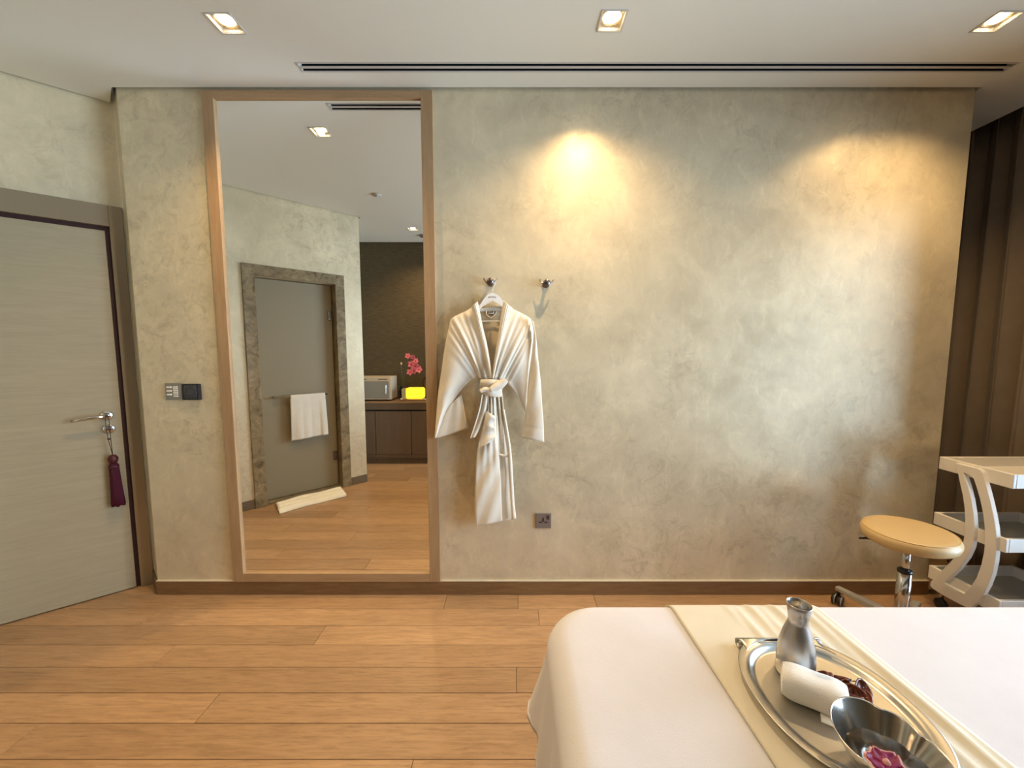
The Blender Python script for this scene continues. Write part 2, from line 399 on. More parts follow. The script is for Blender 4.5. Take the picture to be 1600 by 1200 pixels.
def ceiling():
    bm = bmesh.new()
    def loop(P):
        vs_ = [bm.verts.new((p[0], p[1], CZ)) for p in P]
        for i in range(len(vs_)): bm.edges.new((vs_[i], vs_[(i+1) % len(vs_)]))
    loop(inn)
    for x, y, _ in LIGHTS: loop([(x-HW, y-HW), (x+HW, y-HW), (x+HW, y+HW), (x-HW, y+HW)])
    loop([(VENT[0], VENT[2]), (VENT[1], VENT[2]), (VENT[1], VENT[3]), (VENT[0], VENT[3])])
    bmesh.ops.triangle_fill(bm, use_beauty=True, use_dissolve=False, edges=bm.edges[:])
    r = bmesh.ops.extrude_face_region(bm, geom=bm.faces[:])
    for v in r['geom']:
        if isinstance(v, bmesh.types.BMVert): v.co.z += .022
    bmesh.ops.recalc_face_normals(bm, faces=bm.faces)
    me = bpy.data.meshes.new('ceiling'); bm.to_mesh(me); bm.free(); me.materials.append(MAT['ceiling'])
    o = bpy.data.objects.new('ceiling', me); COL.objects.link(o); return o
ce = struct(ceiling(), 'smooth off-white ceiling panel with a shadow gap along the walls', 'ceiling')
cap = box(-3.3, 3.2, -.95, 3.35, CAP, CAP+.1).build('ceiling_void', MAT['gap'], ce)

# downlights
def downlight(x, y, label):
    t = tag(empty('downlight'), label, 'ceiling light', 'square recessed downlights')
    h = .06; w = HW
    mb = MB()
    for (x0, x1, y0, y1) in ((-w-.002, -w+.003, -w, w), (w-.003, w+.002, -w, w), (-w, w, -w-.002, -w+.003), (-w, w, w-.003, w+.002)):
        mb.box(x0, x1, y0, y1, 0.0, h)
    mb.box(-w, w, -w, w, h-.006, h); mb.build('housing', MAT['canwall'], t)
    tr = MB()
    for (x0, x1, y0, y1) in ((-w-.005, -w+.001, -w-.005, w+.005), (w-.001, w+.005, -w-.005, w+.005), (-w, w, -w-.005, -w+.001), (-w, w, w-.001, w+.005)):
        tr.box(x0, x1, y0, y1, -.003, .002)
    tr.build('trim_frame', MAT['canwall'], t)
    MB().lathe([(.038, .010), (.041, .010), (.030, .046), (.028, .046)], 28).build('reflector', MAT['reflector'], t)
    MB().lathe([(.0, .008), (.025, .008), (.028, .012), (.028, .044), (0, .044)], 28).build('lamp', MAT['bulb'], t)
    t.location = (x, y, CZ)
    li = bpy.data.lights.new('downlight_beam', 'SPOT'); li.energy = SPOT_W; li.color = SPOT_COL
    li.spot_size = math.radians(134); li.spot_blend = 1.0; li.shadow_soft_size = .022
    lo = bpy.data.objects.new('downlight_beam', li); COL.objects.link(lo); lo.parent = t; lo.location = (0, 0, .003)
for x, y, lab in LIGHTS: downlight(x, y, lab)

# slot diffuser
t = tag(empty('slot_diffuser'), 'long white linear slot air diffuser with two dark slots in ceiling', 'air vent')
x0, x1, y0, y1 = VENT; y0 += .0; 
mb = MB(); ym = (y0+y1)/2
box(x0-.002, x1+.002, y0-.002, y1+.002, CZ+.024, CZ+.035).build('plenum', MAT['blackmatt'], t)
for a, b in ((y0-.001, y0+.001), (y1-.001, y1+.001)): box(x0, x1, a, b, CZ+.001, CZ+.03).build('slot_wall', MAT['blackmatt'], t)
for a, b in ((y0-.006, y0+.0015), (y1-.0015, y1+.006)):
    box(x0-.008, x1+.008, a, b, CZ-.002, CZ+.001).build('edge_rail', MAT['canwall'], t)
box(x0, x1, ym-.0062, ym+.0062, CZ-.002, CZ+.001).build('centre_bar', MAT['canwall'], t)
for a, b in ((x0-.008, x0+.001), (x1-.001, x1+.008)):
    box(a, b, y0, y1, CZ-.002, CZ+.001).build('end_cap', MAT['canwall'], t)
for yy in (y0+.011, y1-.011):
    box(x0, x1, yy-.0015, yy+.0015, CZ+.016, CZ+.028).build('vane', pmat('blue_grey_vane', (.03, .035, .045, 1), .5), t)
recentre(t, ((x0+x1)/2, ym, CZ))
# sprinkler seen in the mirror, and small round detector beside the counter light
t = tag(empty('ceiling_sprinkler'), 'small white round concealed sprinkler plate in the ceiling', 'sprinkler')
MB().lathe([(0, 0), (.028, 0), (.040, -.004), (.040, -.007), (0, -.008)], 24).build('cover_plate', MAT['canwall'], t)
MB().lathe([(0, -.007), (.010, -.008), (.012, -.016), (0, -.018)], 16).build('nozzle', MAT['canwall'], t)
t.location = (-1.148, .74, CZ)
t = tag(empty('smoke_detector'), 'small grey round smoke detector in the ceiling above counter', 'detector')
MB().lathe([(0, 0), (.045, 0), (.045, -.008), (.034, -.022), (0, -.026)], 24).build('body', pmat('grey_detector', (.22, .2, .18, 1), .5), t)
MB().lathe([(.030, -.022), (.034, -.020), (.034, -.012), (.030, -.012)], 24).build('grille', MAT['gap'], t)
t.location = (-1.02, -.42, CZ)

# baseboards
def skirt(name, M, x0, x1, mat, label, y0=-.012):
    o = struct(box(x0, x1, y0, .004, 0, .080, M).build(name, mat, None, .0015, 1), label, 'baseboard'); return o
MBk = Matrix.Translation((0, D, 0))
bb = skirt('baseboard_back', MBk, XL-.002, XR, MAT['skirting'], 'brown oak skirting board along the foot of plaster wall', -.010)
box(XL, XR, D-.010, D+.003, .0795, .0845).build('edge_highlight_strip', MAT['edge_highlight'], bb)  # added strip: painted highlight of the wall's lower bevel
MR = wallframe(B, A)
skirt('baseboard_return', MR, .004, (A-B).length-.001, MAT['skirting_dark'], 'dark skirting piece on the wall return beside the veneer door', -.010)
skirt('baseboard_right', Matrix.Translation((0, 0, 0)) @ wallframe(Vector((XR, D)), Vector((XR, D+.13))), 0.002, .13, MAT['skirting'], 'oak skirting on the end of the plaster wall', -.01)
b1 = skirt('baseboard_bathroom', MS, .003, .172, MAT['skirting_dark'], 'grey brown skirting between marble door frame and alcove corner')
b2 = skirt('baseboard_corner', MS, 1.003, SL-.02, MAT['skirting_dark'], 'grey brown skirting between marble door frame and wall corner')

# ------------------------------------------------------------------ door_1 : veneer door in the left wall (local x from B towards C)
U = lambda u: LL-u                                   # distance u from B along the wall
d1 = struct(empty('door_1'), 'pale wood veneer door with chrome lever in a bronze frame', 'door')
FR = .034                                            # frame stands proud of the wall
def lbox(u0, u1, y0, y1, z0, z1): return box(U(u1), U(u0), y0, y1, z0, z1, ML)
lbox(.001, .056, -FR, .08, 0, 2.155).build('door_jamb', MAT['bronze'], d1, .002, 1)
lbox(.915, .985, -FR, .08, 0, 2.155).build('door_jamb', MAT['bronze'], d1, .002, 1)
lbox(.056, .915, -FR, .08, 2.045, 2.155).build('door_header', MAT['bronze'], d1, .002, 1)
lbox(.056, .076, -.014, .07, 0.0, 2.045).build('door_seal', MAT['seal'], d1)
lbox(.895, .915, -.014, .07, 0.0, 2.045).build('door_seal', MAT['seal'], d1)
lbox(.076, .895, -.014, .07, 2.022, 2.045).build('door_seal', MAT['seal'], d1)
lbox(.0765, .8945, -.022, .022, .006, 2.021).build('door_leaf', MAT['veneer'], d1, .0015, 1)
lbox(.056, .915, .03, .09, 0, 2.05).build('door_backing', MAT['gap'], d1)
NL = (ML.to_3x3() @ Vector((0, -1, 0))).normalized()
def lpt(px, py, off): return atplane(px, py, ML @ Vector((0, -off, 0)), NL)
LEAF = .022
h0 = lpt(167, 649, LEAF); uu = (ML.inverted() @ h0)
hx, hz = uu.x, uu.z
def lp(x, out, z): return ML @ Vector((x, -LEAF-out, z))
RotN = ML @ Matrix.Translation((hx, -LEAF, hz)) @ Matrix.Rotation(PI/2, 4, 'X')
ha = MB().lathe([(0, -.002), (.026, -.002), (.026, .008), (.022, .012), (0, .012)], 28, RotN).build('handle_rosette', MAT['chrome'], d1)
MB().tube([lp(hx, .008, hz), lp(hx, .045, hz), lp(hx-.012, .056, hz), lp(hx-.05, .057, hz-.001), lp(hx-.09, .055, hz-.006), lp(hx-.125, .050, hz-.012)], [.010, .010, .010, .0095, .009, .007], 12).build('lever', MAT['chrome'], ha)
Rot2 = ML @ Matrix.Translation((hx+.004, -LEAF, hz-.075)) @ Matrix.Rotation(PI/2, 4, 'X')
MB().lathe([(0, -.002), (.025, -.002), (.025, .007), (.021, .010), (0, .010)], 28, Rot2).build('lock_rosette', MAT['chrome'], d1)
MB().lathe([(0, .009), (.009, .009), (.009, .013), (0, .013)], 16, Rot2).build('keyhole', MAT['darkchrome'], d1)
# tassel hanging on the lever
ta = tag(empty('door_tassel'), 'maroon silk tassel hanging by dark cord from the door lever', 'tassel')
oo = .058
k0 = lp(hx+.001, oo, hz)
ztop = lpt(172, 711, LEAF+oo-.0).z; zk = lpt(172, 719, LEAF+.04).z; zb = lpt(178, 791, LEAF+.04).z
def tp(dx, out, z): return lp(hx+dx, out, z)
xk = .012
MB().tube([tp(xk, .030, zk+.025), tp(.012, .046, hz-.12), tp(.012, .048, hz-.04), tp(.012, .050, hz-.012), tp(.010, .056, hz+.010), tp(.004, .062, hz+.010), tp(.001, .066, hz-.008), tp(0, .058, hz-.05), tp(.002, .05, hz-.12), tp(xk, .032, zk+.025)], .0016, 6).build('cord', MAT['cord'], ta)
MB().tube([tp(-.001, .049, hz-.125), tp(.013, .048, hz-.125)], .005, 8).build('cord_knot', MAT['cord'], ta)
TM = ML @ Matrix.Translation((hx+xk, -LEAF-.032, 0))
MB().lathe([(0, zk+.027), (.012, zk+.025), (.021, zk+.012), (.022, zk), (.017, zk-.016), (.012, zk-.022), (0, zk-.022)], 20, TM).build('knot_ball', MAT['tassel_knot'], ta)
prof = [(0, zk-.018), (.014, zk-.020), (.021, zk-.030), (.0215, zk-.045), (.023, zk-.10), (.027, zb+.06), (.031, zb+.004), (.028, zb), (0, zb+.004)]
sk = MB(); n = 36; P = []
for r, z in prof:
    for i in range(n):
        a = 2*PI*i/n; q = 1+(.05*math.sin(9*a)+.03*math.sin(17*a+1)) * (1 if r > .02 else 0)
        P.append(TM @ Vector((r*q*math.cos(a)*.95+(zk-z)*.02, r*q*math.sin(a)*.75, z+(.006*math.sin(5*a) if z < zb+.01 else 0))))
sk.add(P, [(j*n+i, j*n+(i+1) % n, (j+1)*n+(i+1) % n, (j+1)*n+i) for j in range(len(prof)-1) for i in range(n)], True)
sk.build('fringe', MAT['tassel'], ta)
MB().lathe([(.0215, zk-.034), (.0235, zk-.036), (.0235, zk-.044), (.0215, zk-.046)], 24, TM, .98, .8).build('binding', MAT['tassel_knot'], ta)
recentre(ta, tp(xk, .03, zb))

# ------------------------------------------------------------------ wall devices
def dev(name, label, cat, x0, x1, z0, z1, th, mat):
    t = tag(empty(name), label, cat)
    box(x0, x1, D-th, D+.002, z0, z1).build('plate', mat, t, .003, 2); return t
t = dev('keypad', 'grey metal light keypad with pale buttons beside black thermostat', 'switch', -1.872, -1.782, 1.113, 1.203, .012, MAT['plate'])
for i in range(3): box(-1.862, -1.836, D-.016, D-.011, 1.178-i*.020, 1.186-i*.020).build('button', MAT['button'], t, .001, 1)
for i in range(5): box(-1.826, -1.802, D-.016, D-.011, 1.180-i*.0095, 1.187-i*.0095).build('button', MAT['button'], t, .001, 1)
box(-1.826, -1.802, D-.016, D-.011, 1.130, 1.137).build('button', MAT['button'], t, .001, 1)
recentre(t, (-1.827, D, 1.113))
t = dev('thermostat', 'square black thermostat panel on the wall beside the grey keypad', 'thermostat', -1.773, -1.685, 1.113, 1.200, .020, MAT['black'])
box(-1.763, -1.695, D-.0225, D-.019, 1.125, 1.192).build('screen', MAT['screen'], t, .003, 2)
MB().tube([(-1.729+.024*math.cos(a*PI/12), D-.0228, 1.159+.022*math.sin(a*PI/12)) for a in range(24)], .0012, 6, closed=True).build('dial_ring', MAT['black'], t)
recentre(t, (-1.729, D, 1.113))
t = dev('wall_socket', 'grey square three-pin wall socket with small rocker switch', 'socket', .132, .219, .391, .477, .010, MAT['socket'])
mb = box(.1695, .1765, D-.0112, D-.009, .436, .453); mb.build('pin_slot', MAT['black'], t)
for dx in (-.016, .016): box(.173+dx-.008, .173+dx+.008, D-.0112, D-.009, .4235, .4295).build('pin_slot', MAT['black'], t)
box(.166, .180, D-.0111, D-.009, .4295, .437).build('pin_recess', pmat('dark_recess2', (.07, .055, .05, 1), .5), t)
box(.194, .208, D-.0135, D-.009, .443, .467).build('rocker', pmat('dark_rocker', (.05, .035, .03, 1), .4), t, .001, 1)
recentre(t, (.175, D, .391))
def hook(x, z, label):
    t = tag(empty('robe_hook'), label, 'hook', 'robe hooks on the plaster wall')
    R = Matrix.Translation((x, D, z)) @ Matrix.Rotation(PI/2, 4, 'X')
    MB().lathe([(0, -.002), (.019, -.002), (.019, .008), (.016, .012), (0, .012)], 28, R).build('backplate', MAT['darkchrome'], t)
    MB().lathe([(0, .01), (.008, .01), (.008, .040), (.016, .044), (.018, .054), (.014, .060), (0, .061)], 24, R).build('knob', MAT['darkchrome'], t)
    pts = [(x-.036+.072*k/16, D-.040-.012*math.sin(PI*k/16), z-.016+.034*abs((k-8)/8)**1.8) for k in range(17)]
    MB().tube(pts, [.0028+.0022*math.sin(PI*k/16) for k in range(17)], 10).build('double_prong', MAT['darkchrome'], t)
    recentre(t, (x, D, z))
hook(-.112, 1.735, 'dark metal double robe hook holding the white coat hanger')
hook(.180, 1.728, 'empty dark metal double robe hook on bare plaster wall')

# ------------------------------------------------------------------ tall mirror
t = tag(empty('wall_mirror'), 'tall full-length mirror in a light oak frame on the plaster wall', 'mirror')
fx0, fx1, gx0, gx1 = -1.566, -.402, -1.507, -.462; fz0, fz1, gz0, gz1 = .083, 2.685, .133, 2.647
box(gx0-.006, gx1+.006, D-.007, D+.001, gz0-.006, gz1+.006).build('mirror_glass', MAT['mirror'], t, .0045, 1)
box(fx0, gx0, D-.020, D+.002, fz0, fz1).build('frame_stile', MAT['oak'], t, .0015, 1)
box(gx1, fx1, D-.020, D+.002, fz0, fz1).build('frame_stile', MAT['oak'], t, .0015, 1)
box(gx0, gx1, D-.0198, D+.002, gz1, fz1).build('frame_rail', MAT['oakh'], t, .0015, 1)
box(gx0, gx1, D-.0198, D+.002, fz0, gz0).build('frame_rail', MAT['oakh'], t, .0015, 1)
recentre(t, ((fx0+fx1)/2, D, fz0))

# ------------------------------------------------------------------ bathroom door in the angled wall (seen in the mirror)
d2 = struct(empty('door_2'), 'frosted glass bathroom door in a brown marble frame', 'door')
F0, F1, FZ = .172, 1.003, 2.105
def sbox(x0, x1, y0, y1, z0, z1): return box(x0, x1, y0, y1, z0, z1, MS)
for (a, b) in ((F0, OP0+.002), (OP1-.002, F1)):
    zz = [0, .62, 1.50, FZ-.09]
    for z0, z1 in zip(zz[:-1], zz[1:]): sbox(a, b, -.022, .115, z0+.0006, z1-.0006).build('marble_jamb', MAT['marble'], d2, .002, 1)
sbox(F0, F1, -.022, .115, FZ-.0895, FZ).build('marble_lintel', MAT['marble'], d2, .002, 1)
sbox(OP0+.002, OP1-.002, .0, .115, -.001, .012).build('threshold', MAT['marble'], d2)
GLY = .085
sbox(OP0+.008, OP1-.006, GLY, GLY+.010, .016, FZ-.096).build('glass_leaf', MAT['frosted'], d2, .0015, 1)
for z in (1.72, .32):
    hg = sbox(OP0+.001, OP0+.05, GLY-.012, GLY+.022, z-.045, z+.045).build('hinge', MAT['darkchrome'], d2, .003, 1)
    sbox(OP0+.02, OP0+.026, GLY-.014, GLY-.011, z-.03, z+.03).build('hinge_screw', MAT['chrome'], hg)
BZ = .955; BX0, BX1 = OP0+.10, OP1-.10; BY = GLY-.055
br = MB(); br.tube([MS @ Vector((BX0, BY, BZ)), MS @ Vector((BX1, BY, BZ))], .008, 12)
bar = br.build('towel_bar', MAT['chrome'], d2)
for xx in (BX0+.02, BX1-.02): MB().tube([MS @ Vector((xx, BY, BZ)), MS @ Vector((xx, GLY+.001, BZ))], [.009, .012], 12).build('bar_post', MAT['chrome'], bar)
# hand towel over the bar (folded: front and back layer)
def towel_f(off):
    def f(u, v):
        # v 0..1 : hem of back -> over bar -> front hem
        x = BX0+.025+u*.30; Lf, Lb = .40, .30; R = .011+off
        s = v*(Lf+Lb+PI*.011)
        wob = .006*math.sin(u*9)+.004*math.sin(u*17+1)
        if s < Lb: y, z = BY+R+wob*.3*(1-s/Lb), BZ-(Lb-s)
        elif s < Lb+PI*.011:
            a = (s-Lb)/.011; y, z = BY+R*math.cos(a), BZ+R*math.sin(a)
        else:
            q = s-Lb-PI*.011; k = q/Lf
            y, z = BY-R-abs(wob)*1.6*k-(.012*k if u < .16 else .0)-.010*k*math.exp(-((u-.72)/.07)**2), BZ-q*(1+.04*(u-.5)); x += .02*k*(u-.5)
        return MS @ Vector((x, y, z))
    return f
mb = MB(); mb.sheet(towel_f(.007), towel_f(.0), 34, 60); 
t = tag(mb.build('hand_towel', MAT['towel']), 'off-white towel draped over the chrome bar of glass door', 'towel')
# folded towel on the floor before that door
t = tag(empty('bath_mat'), 'cream towel folded into a mat on the floor before glass door', 'bath mat')
def pleat(k):
    def f(off):
        def g_(u, v):
            # profile across depth with flat pleats
            x = OP0+.045+u*.55; y = -.050-.235*v+.012*math.sin(u*3)
            z = .002+.034*abs(math.sin(PI*3*min(1, v+.001)))**.75+.004*math.sin(u*11+v*7)+off
            return MS @ Vector((x+.03*v, y, max(z, .002)))
        return g_
    return f
mb = MB(); mb.sheet(pleat(0)(.004), lambda u, v: pleat(0)(.0)(u, v)*1.0 if False else (lambda p: Vector((p.x, p.y, .0015)))(pleat(0)(0)(u, v)), 40, 42)
mb.build('folded_towel', MAT['mat_towel'], t)
for k in range(3):
    yc = -.050-.235*(k+.5)/3
    MB().tube([MS @ Vector((OP0+.043+.03*(k+.5)/3+i*.0, yc-.036+.072*j/8, .008+.020*math.sin(PI*j/8))) for i in (0,) for j in range(9)], .0045, 8).build('fold_roll', MAT['mat_towel'], t)
    MB().tube([MS @ Vector((OP0+.597+.03*(k+.5)/3, yc-.036+.072*j/8, .008+.020*math.sin(PI*j/8))) for j in range(9)], .0045, 8).build('fold_roll', MAT['mat_towel'], t)

# ------------------------------------------------------------------ counter along the rear wall (seen in the mirror)
CF = -.425; CT = .772
xs = [-1.985, -1.643, -1.213, -.783, -.353]
labs = ['narrow dark brown cabinet beside the alcove corner', 'dark brown cabinet with a flat door below the orchid pot', 'dark brown flat door cabinet below the amber lamp', 'dark brown flat door cabinet at the far end of the counter']
for i in range(4):
    a, b = xs[i]+.001, xs[i+1]-.001
    t = tag(empty('base_cabinet'), labs[i], 'cabinet', 'base cabinets under the worktop')
    box(a, b, YB+.002, CF-.02, .10, .655).build('carcass', MAT['walnut'], t)
    box(a+.003, b-.003, CF-.02, CF, .125, .652).build('cabinet_door', MAT['walnut'], t, .0015, 1)
    box(a, b, CF-.022, CF-.003, .083, .122).build('bottom_rail', MAT['walnut'], t)
    box(a, b, YB+.002, CF-.045, 0, .083).build('plinth', MAT['walnut'], t)
    recentre(t, ((a+b)/2, (YB+CF)/2, 0))
wt = tag(empty('worktop'), 'long brown wooden worktop with a deep front edge on cabinets', 'worktop')
box(xs[0], xs[-1]+.02, YB+.001, CF+.012, CT-.022, CT).build('top_board', MAT['worktop'], wt, .002, 1)
box(xs[0], xs[-1]+.015, YB+.002, CF+.004, .672, CT-.022).build('front_apron', MAT['walnut'], wt)
box(xs[0], xs[-1]+.01, YB+.002, CF-.03, .6555, .6725).build('shadow_gap', MAT['gap'], wt)
# towel warmer
t = tag(empty('towel_warmer'), 'beige box towel warmer with a grey door on the counter', 'appliance')
wx0, wx1, wy0, wy1 = -1.872, -1.452, YB+.015, -.455; z0 = CT+.016
box(wx0, wx1, wy0, wy1, z0, CT+.292).build('case', MAT['warmer'], t, .006, 2)
dr = box(wx0+.02, wx1-.022, wy1-.001, wy1+.016, z0+.022, z0+.225).build('door_panel', MAT['warmerdoor'], t, .004, 2)
box(wx1-.062, wx1-.046, wy1+.014, wy1+.030, z0+.07, z0+.18).build('door_handle', MAT['chrome'], dr, .003, 1)
for a, b in ((wx0+.03, wx0+.13), (wx1-.15, wx1-.04)): box(a, b, wy1-.001, wy1+.002, z0+.243, z0+.253).build('vent_slot', MAT['black'], t)
for a in (wx0+.04, wx1-.04):
    for b in (wy0+.04, wy1-.03): MB().lathe([(.014, CT), (.014, z0+.003)], 12, Matrix.Translation((a, b, 0))).build('foot', MAT['black'], t)
recentre(t, ((wx0+wx1)/2, (wy0+wy1)/2, CT))
# amber lamp on wooden tray
t = tag(empty('amber_lamp'), 'glowing amber glass block lamp on a small wooden tray', 'lamp')
lx0, lx1, ly = -1.275, -1.065, -.500
def rr(x0, x1, z0, z1, r, n=6):
    P = []
    for cx, cz, a0 in ((x1-r, z1-r, 0), (x0+r, z1-r, 90), (x0+r, z0+r, 180), (x1-r, z0+r, 270)):
        for k in range(n+1): a = math.radians(a0+90*k/n); P.append((cx+r*math.cos(a), cz+r*math.sin(a)))
    return P
MX = Matrix(((1, 0, 0, 0), (0, 0, -1, 0), (0, 1, 0, 0), (0, 0, 0, 1)))   # (x,y)->(x,z), extrude to -y
MB().prism(rr(lx0, lx1, CT+.026, CT+.158, .024), .45, .55, MX, True).build('glass_block', MAT['lampglass'], t, .004, 2)
MB().prism(rr(lx0-.05, lx0+.003, CT+.024, CT+.150, .012), .455, .545, MX, True).build('end_cap', MAT['pot'], t, .003, 1)
box(lx0-.07, lx1+.03, -.565, -.435, CT, CT+.020).build('tray_board', MAT['lampwood'], t, .004, 2)
for xx in (lx0-.055, lx1+.018):
    MB().lathe([(0, CT+.016), (.013, CT+.017), (.015, CT+.026), (.010, CT+.034), (0, CT+.036)], 14, Matrix.Translation((xx, -.447, 0))).build('tray_knob', MAT['warmer'], t)
recentre(t, ((lx0+lx1)/2, ly, CT))
# dark round vase at the end of the lamp
t = tag(empty('round_vase'), 'dark round bottle vase standing behind the amber lamp', 'vase')
MB().lathe([(.028, CT), (.045, CT+.02), (.062, CT+.09), (.060, CT+.14), (.072, CT+.19), (.066, CT+.25), (.03, CT+.29), (.014, CT+.30), (0, CT+.30)], 24).build('body', pmat('dark_glaze', (.045, .03, .025, 1), .25), t)
MB().lathe([(.016, CT+.295), (.020, CT+.315), (.017, CT+.318), (.012, CT+.300)], 20).build('lip', pmat('dark_glaze_lip', (.09, .05, .03, 1), .25), t)
recentre(t, (0, 0, CT)); t.location = (-1.045, -.645, CT)
# orchid
t = tag(empty('potted_orchid'), 'pink orchid with arching stem in a small pot on counter', 'potted plant')
ox, oy = -1.355, -.600
MB().lathe([(.030, CT), (.036, CT+.004), (.046, CT+.11), (.048, CT+.115), (.042, CT+.116), (.038, CT+.10), (0, CT+.098)], 24, Matrix.Translation((ox, oy, 0))).build('pot', MAT['black'], t)
for a, l, h in ((.2, .13, .05), (2.0, .07, .07), (4.6, .08, .05), (5.4, .12, .04)):
    mb = MB()
    def lf(u, v, a=a, l=l, h=h):
        w = .028*math.sin(PI*min(1, .08+.92*u)**.8)*(v-.5)*2; r = .01+l*u
        return (ox+r*math.cos(a)-w*math.sin(a), oy+(r*math.sin(a)+w*math.cos(a))*.6, CT+.10+h*math.sin(PI*u*.8)+.008*abs(v-.5))
    mb.sheet(lf, lambda u, v, lf=lf: Vector(lf(u, v))-Vector((0, 0, .003)), 12, 5); mb.build('leaf', MAT['leaf'], t)
stem = [(ox, oy, CT+.10), (ox+.02, oy, CT+.25), (ox+.05, oy+.01, CT+.42), (ox+.085, oy+.03, CT+.53), (ox+.135, oy+.05, CT+.55), (ox+.17, oy+.06, CT+.50), (ox+.185, oy+.065, CT+.44)]
MB().tube(stem, .0035, 8).build('flower_stem', MAT['stem'], t)
MB().tube([(ox, oy, CT+.10), (ox+.0, oy+.005, CT+.3), (ox-.005, oy+.01, CT+.43)], .003, 8).build('flower_stem', MAT['stem'], t)
MB().lathe([(0, -.022), (.009, -.014), (.013, 0), (.009, .012), (0, .02)], 12, Matrix.Translation((ox-.005, oy+.01, CT+.445))).build('bud', MAT['bud'], t)
def flower(c, s, a):
    R = Matrix.Translation(c) @ Matrix.Rotation(-PI/2+.3*math.sin(a*3), 4, 'X') @ Matrix.Rotation(a, 4, 'Z')
    mb = MB()
    for k in range(5):
        R2 = R @ Matrix.Rotation(2*PI*k/5, 4, 'Z')
        def f(u, v): 
            w = s*.42*math.sin(PI*(.06+.90*u))*(v-.5)*2; return R2 @ Vector((s*u, w, s*.18*u*u))
        mb.sheet(f, lambda u, v: R2 @ Vector((s*u, s*.42*math.sin(PI*(.06+.90*u))*(v-.5)*2, s*.18*u*u-.002)), 7, 5)
    fo = mb.build('flower', MAT['pink'], t)
    MB().lathe([(0, 0), (s*.18, s*.06), (s*.12, s*.25), (0, s*.3)], 10, R).build('flower_lip', MAT['orchid'], fo)
for i, (dx, dz, s) in enumerate(((.145, .44, .047), (.195, .42, .050), (.235, .375, .046), (.175, .365, .045), (.125, .345, .042), (.105, .54, .036), (.165, .525, .034), (.20, .48, .036))):
    flower((ox+dx-.01, oy+.075, CT+dz), s, i*1.3)
recentre(t, (ox, oy, CT))

# ------------------------------------------------------------------ window and curtain on the right
w1 = struct(empty('window_1'), 'tall daylight window in the right wall beside the curtain', 'window')
y0, y1, z0, z1 = WIN
for a, b in ((y0, y0+.05), ((y0+y1)/2-.025, (y0+y1)/2+.025), (y1-.05, y1)): box(XW+.03, XW+.09, a, b, z0, z1).build('mullion', MAT['winframe'], w1)
for a, b in ((z0, z0+.05), (z1-.05, z1)): box(XW+.031, XW+.089, y0, y1, a, b).build('frame_rail', MAT['winframe'], w1)
for a, b in ((y0+.05, (y0+y1)/2-.025), ((y0+y1)/2+.025, y1-.05)): box(XW+.055, XW+.063, a, b, z0+.05, z1-.05).build('pane', MAT['winglass'], w1)
cu = tag(empty('curtain'), 'heavy dark brown curtain hanging in deep vertical folds', 'curtain')
def cur(u, v, off=0):
    y = 1.46+u*1.60; z = .02+v*2.73
    ph = u*1.60/.118*2*PI; a = .044*(1-.25*v)
    x = 2.865+a*math.sin(ph+.5*math.sin(u*7))+.008*math.sin(ph*.5+2*v)
    return Vector((x+off, y+.018*math.sin(2*ph), z))
mb = MB(); mb.sheet(lambda u, v: cur(u, v), lambda u, v: cur(u, v, .004), 330, 14); mb.build('fabric', MAT['curtain'], cu)
box(2.85, 2.88, -.70, 3.08, 2.752, 2.775).build('track', MAT['canwall'], cu)
recentre(cu, (2.865, 2.26, 0))

# ------------------------------------------------------------------ hanger and bathrobe
def lerp_poly(P, t):
    """smooth (Catmull-Rom) point on a control polyline, t in 0..1"""
    n = len(P)-1; s = min(max(t, 0), 1)*n; i = min(int(s), n-1); f = s-i
    p0, p1, p2, p3 = P[max(i-1, 0)], P[i], P[i+1], P[min(i+2, n)]
    return tuple(.5*((2*p1[k])+(-p0[k]+p2[k])*f+(2*p0[k]-5*p1[k]+4*p2[k]-p3[k])*f*f+(-p0[k]+3*p1[k]-3*p2[k]+p3[k])*f**3) for k in range(len(p1)))
def cloth(name, T, Bm, dep, nu, nv, mat, parent, th=.006):
    """cloth layer: u runs along both edges, v from edge T to edge Bm; dep(u,v) = distance from the wall"""
    def pt(u, v, off=0):
        a, b = lerp_poly(T, u), lerp_poly(Bm, u); d = max(dep(u, v), .004+th)-off
        return aty(a[0]+(b[0]-a[0])*v, a[1]+(b[1]-a[1])*v, D-d)
    mb = MB(); mb.sheet(lambda u, v: pt(u, v), lambda u, v: pt(u, v, th), nu, nv)
    return mb.build(name, mat, parent)
hg = tag(empty('coat_hanger'), 'white wooden coat hanger with printed letters on the robe hook', 'hanger')
HD = .046
arch = [(746, 484), (752, 474), (757, 466), (763, 460), (769.5, 457.5), (776, 460), (782, 465), (786, 471), (790, 481)]
low = [(790, 483), (785, 479), (777, 474), (769.5, 470), (762, 474.5), (754, 479), (746, 486)]
poly = [aty(x, y, D-HD) for x, y in arch+low]
ext_l = [aty(726, 497, D-HD), aty(726, 502, D-HD)]; ext_r = [aty(812, 497, D-HD), aty(812, 502, D-HD)]
full = [aty(x, y, D-HD) for x, y in arch[1:-1]]+[aty(790, 477.5, D-HD), ext_r[0], ext_r[1], aty(790, 484, D-HD)]+[aty(x, y, D-HD) for x, y in low[1:-1]]+[aty(746, 487, D-HD), ext_l[1], ext_l[0], aty(746, 480.5, D-HD)]
MY = Matrix(((1, 0, 0, 0), (0, 0, 1, 0), (0, 1, 0, 0), (0, 0, 0, 1)))
MB().prism([(p.x, p.z) for p in full], D-HD-.006, D-HD+.006, MY).build('body', MAT['plasticwhite'], hg, .002, 1)
hb = aty(769.5, 458, D-HD); 
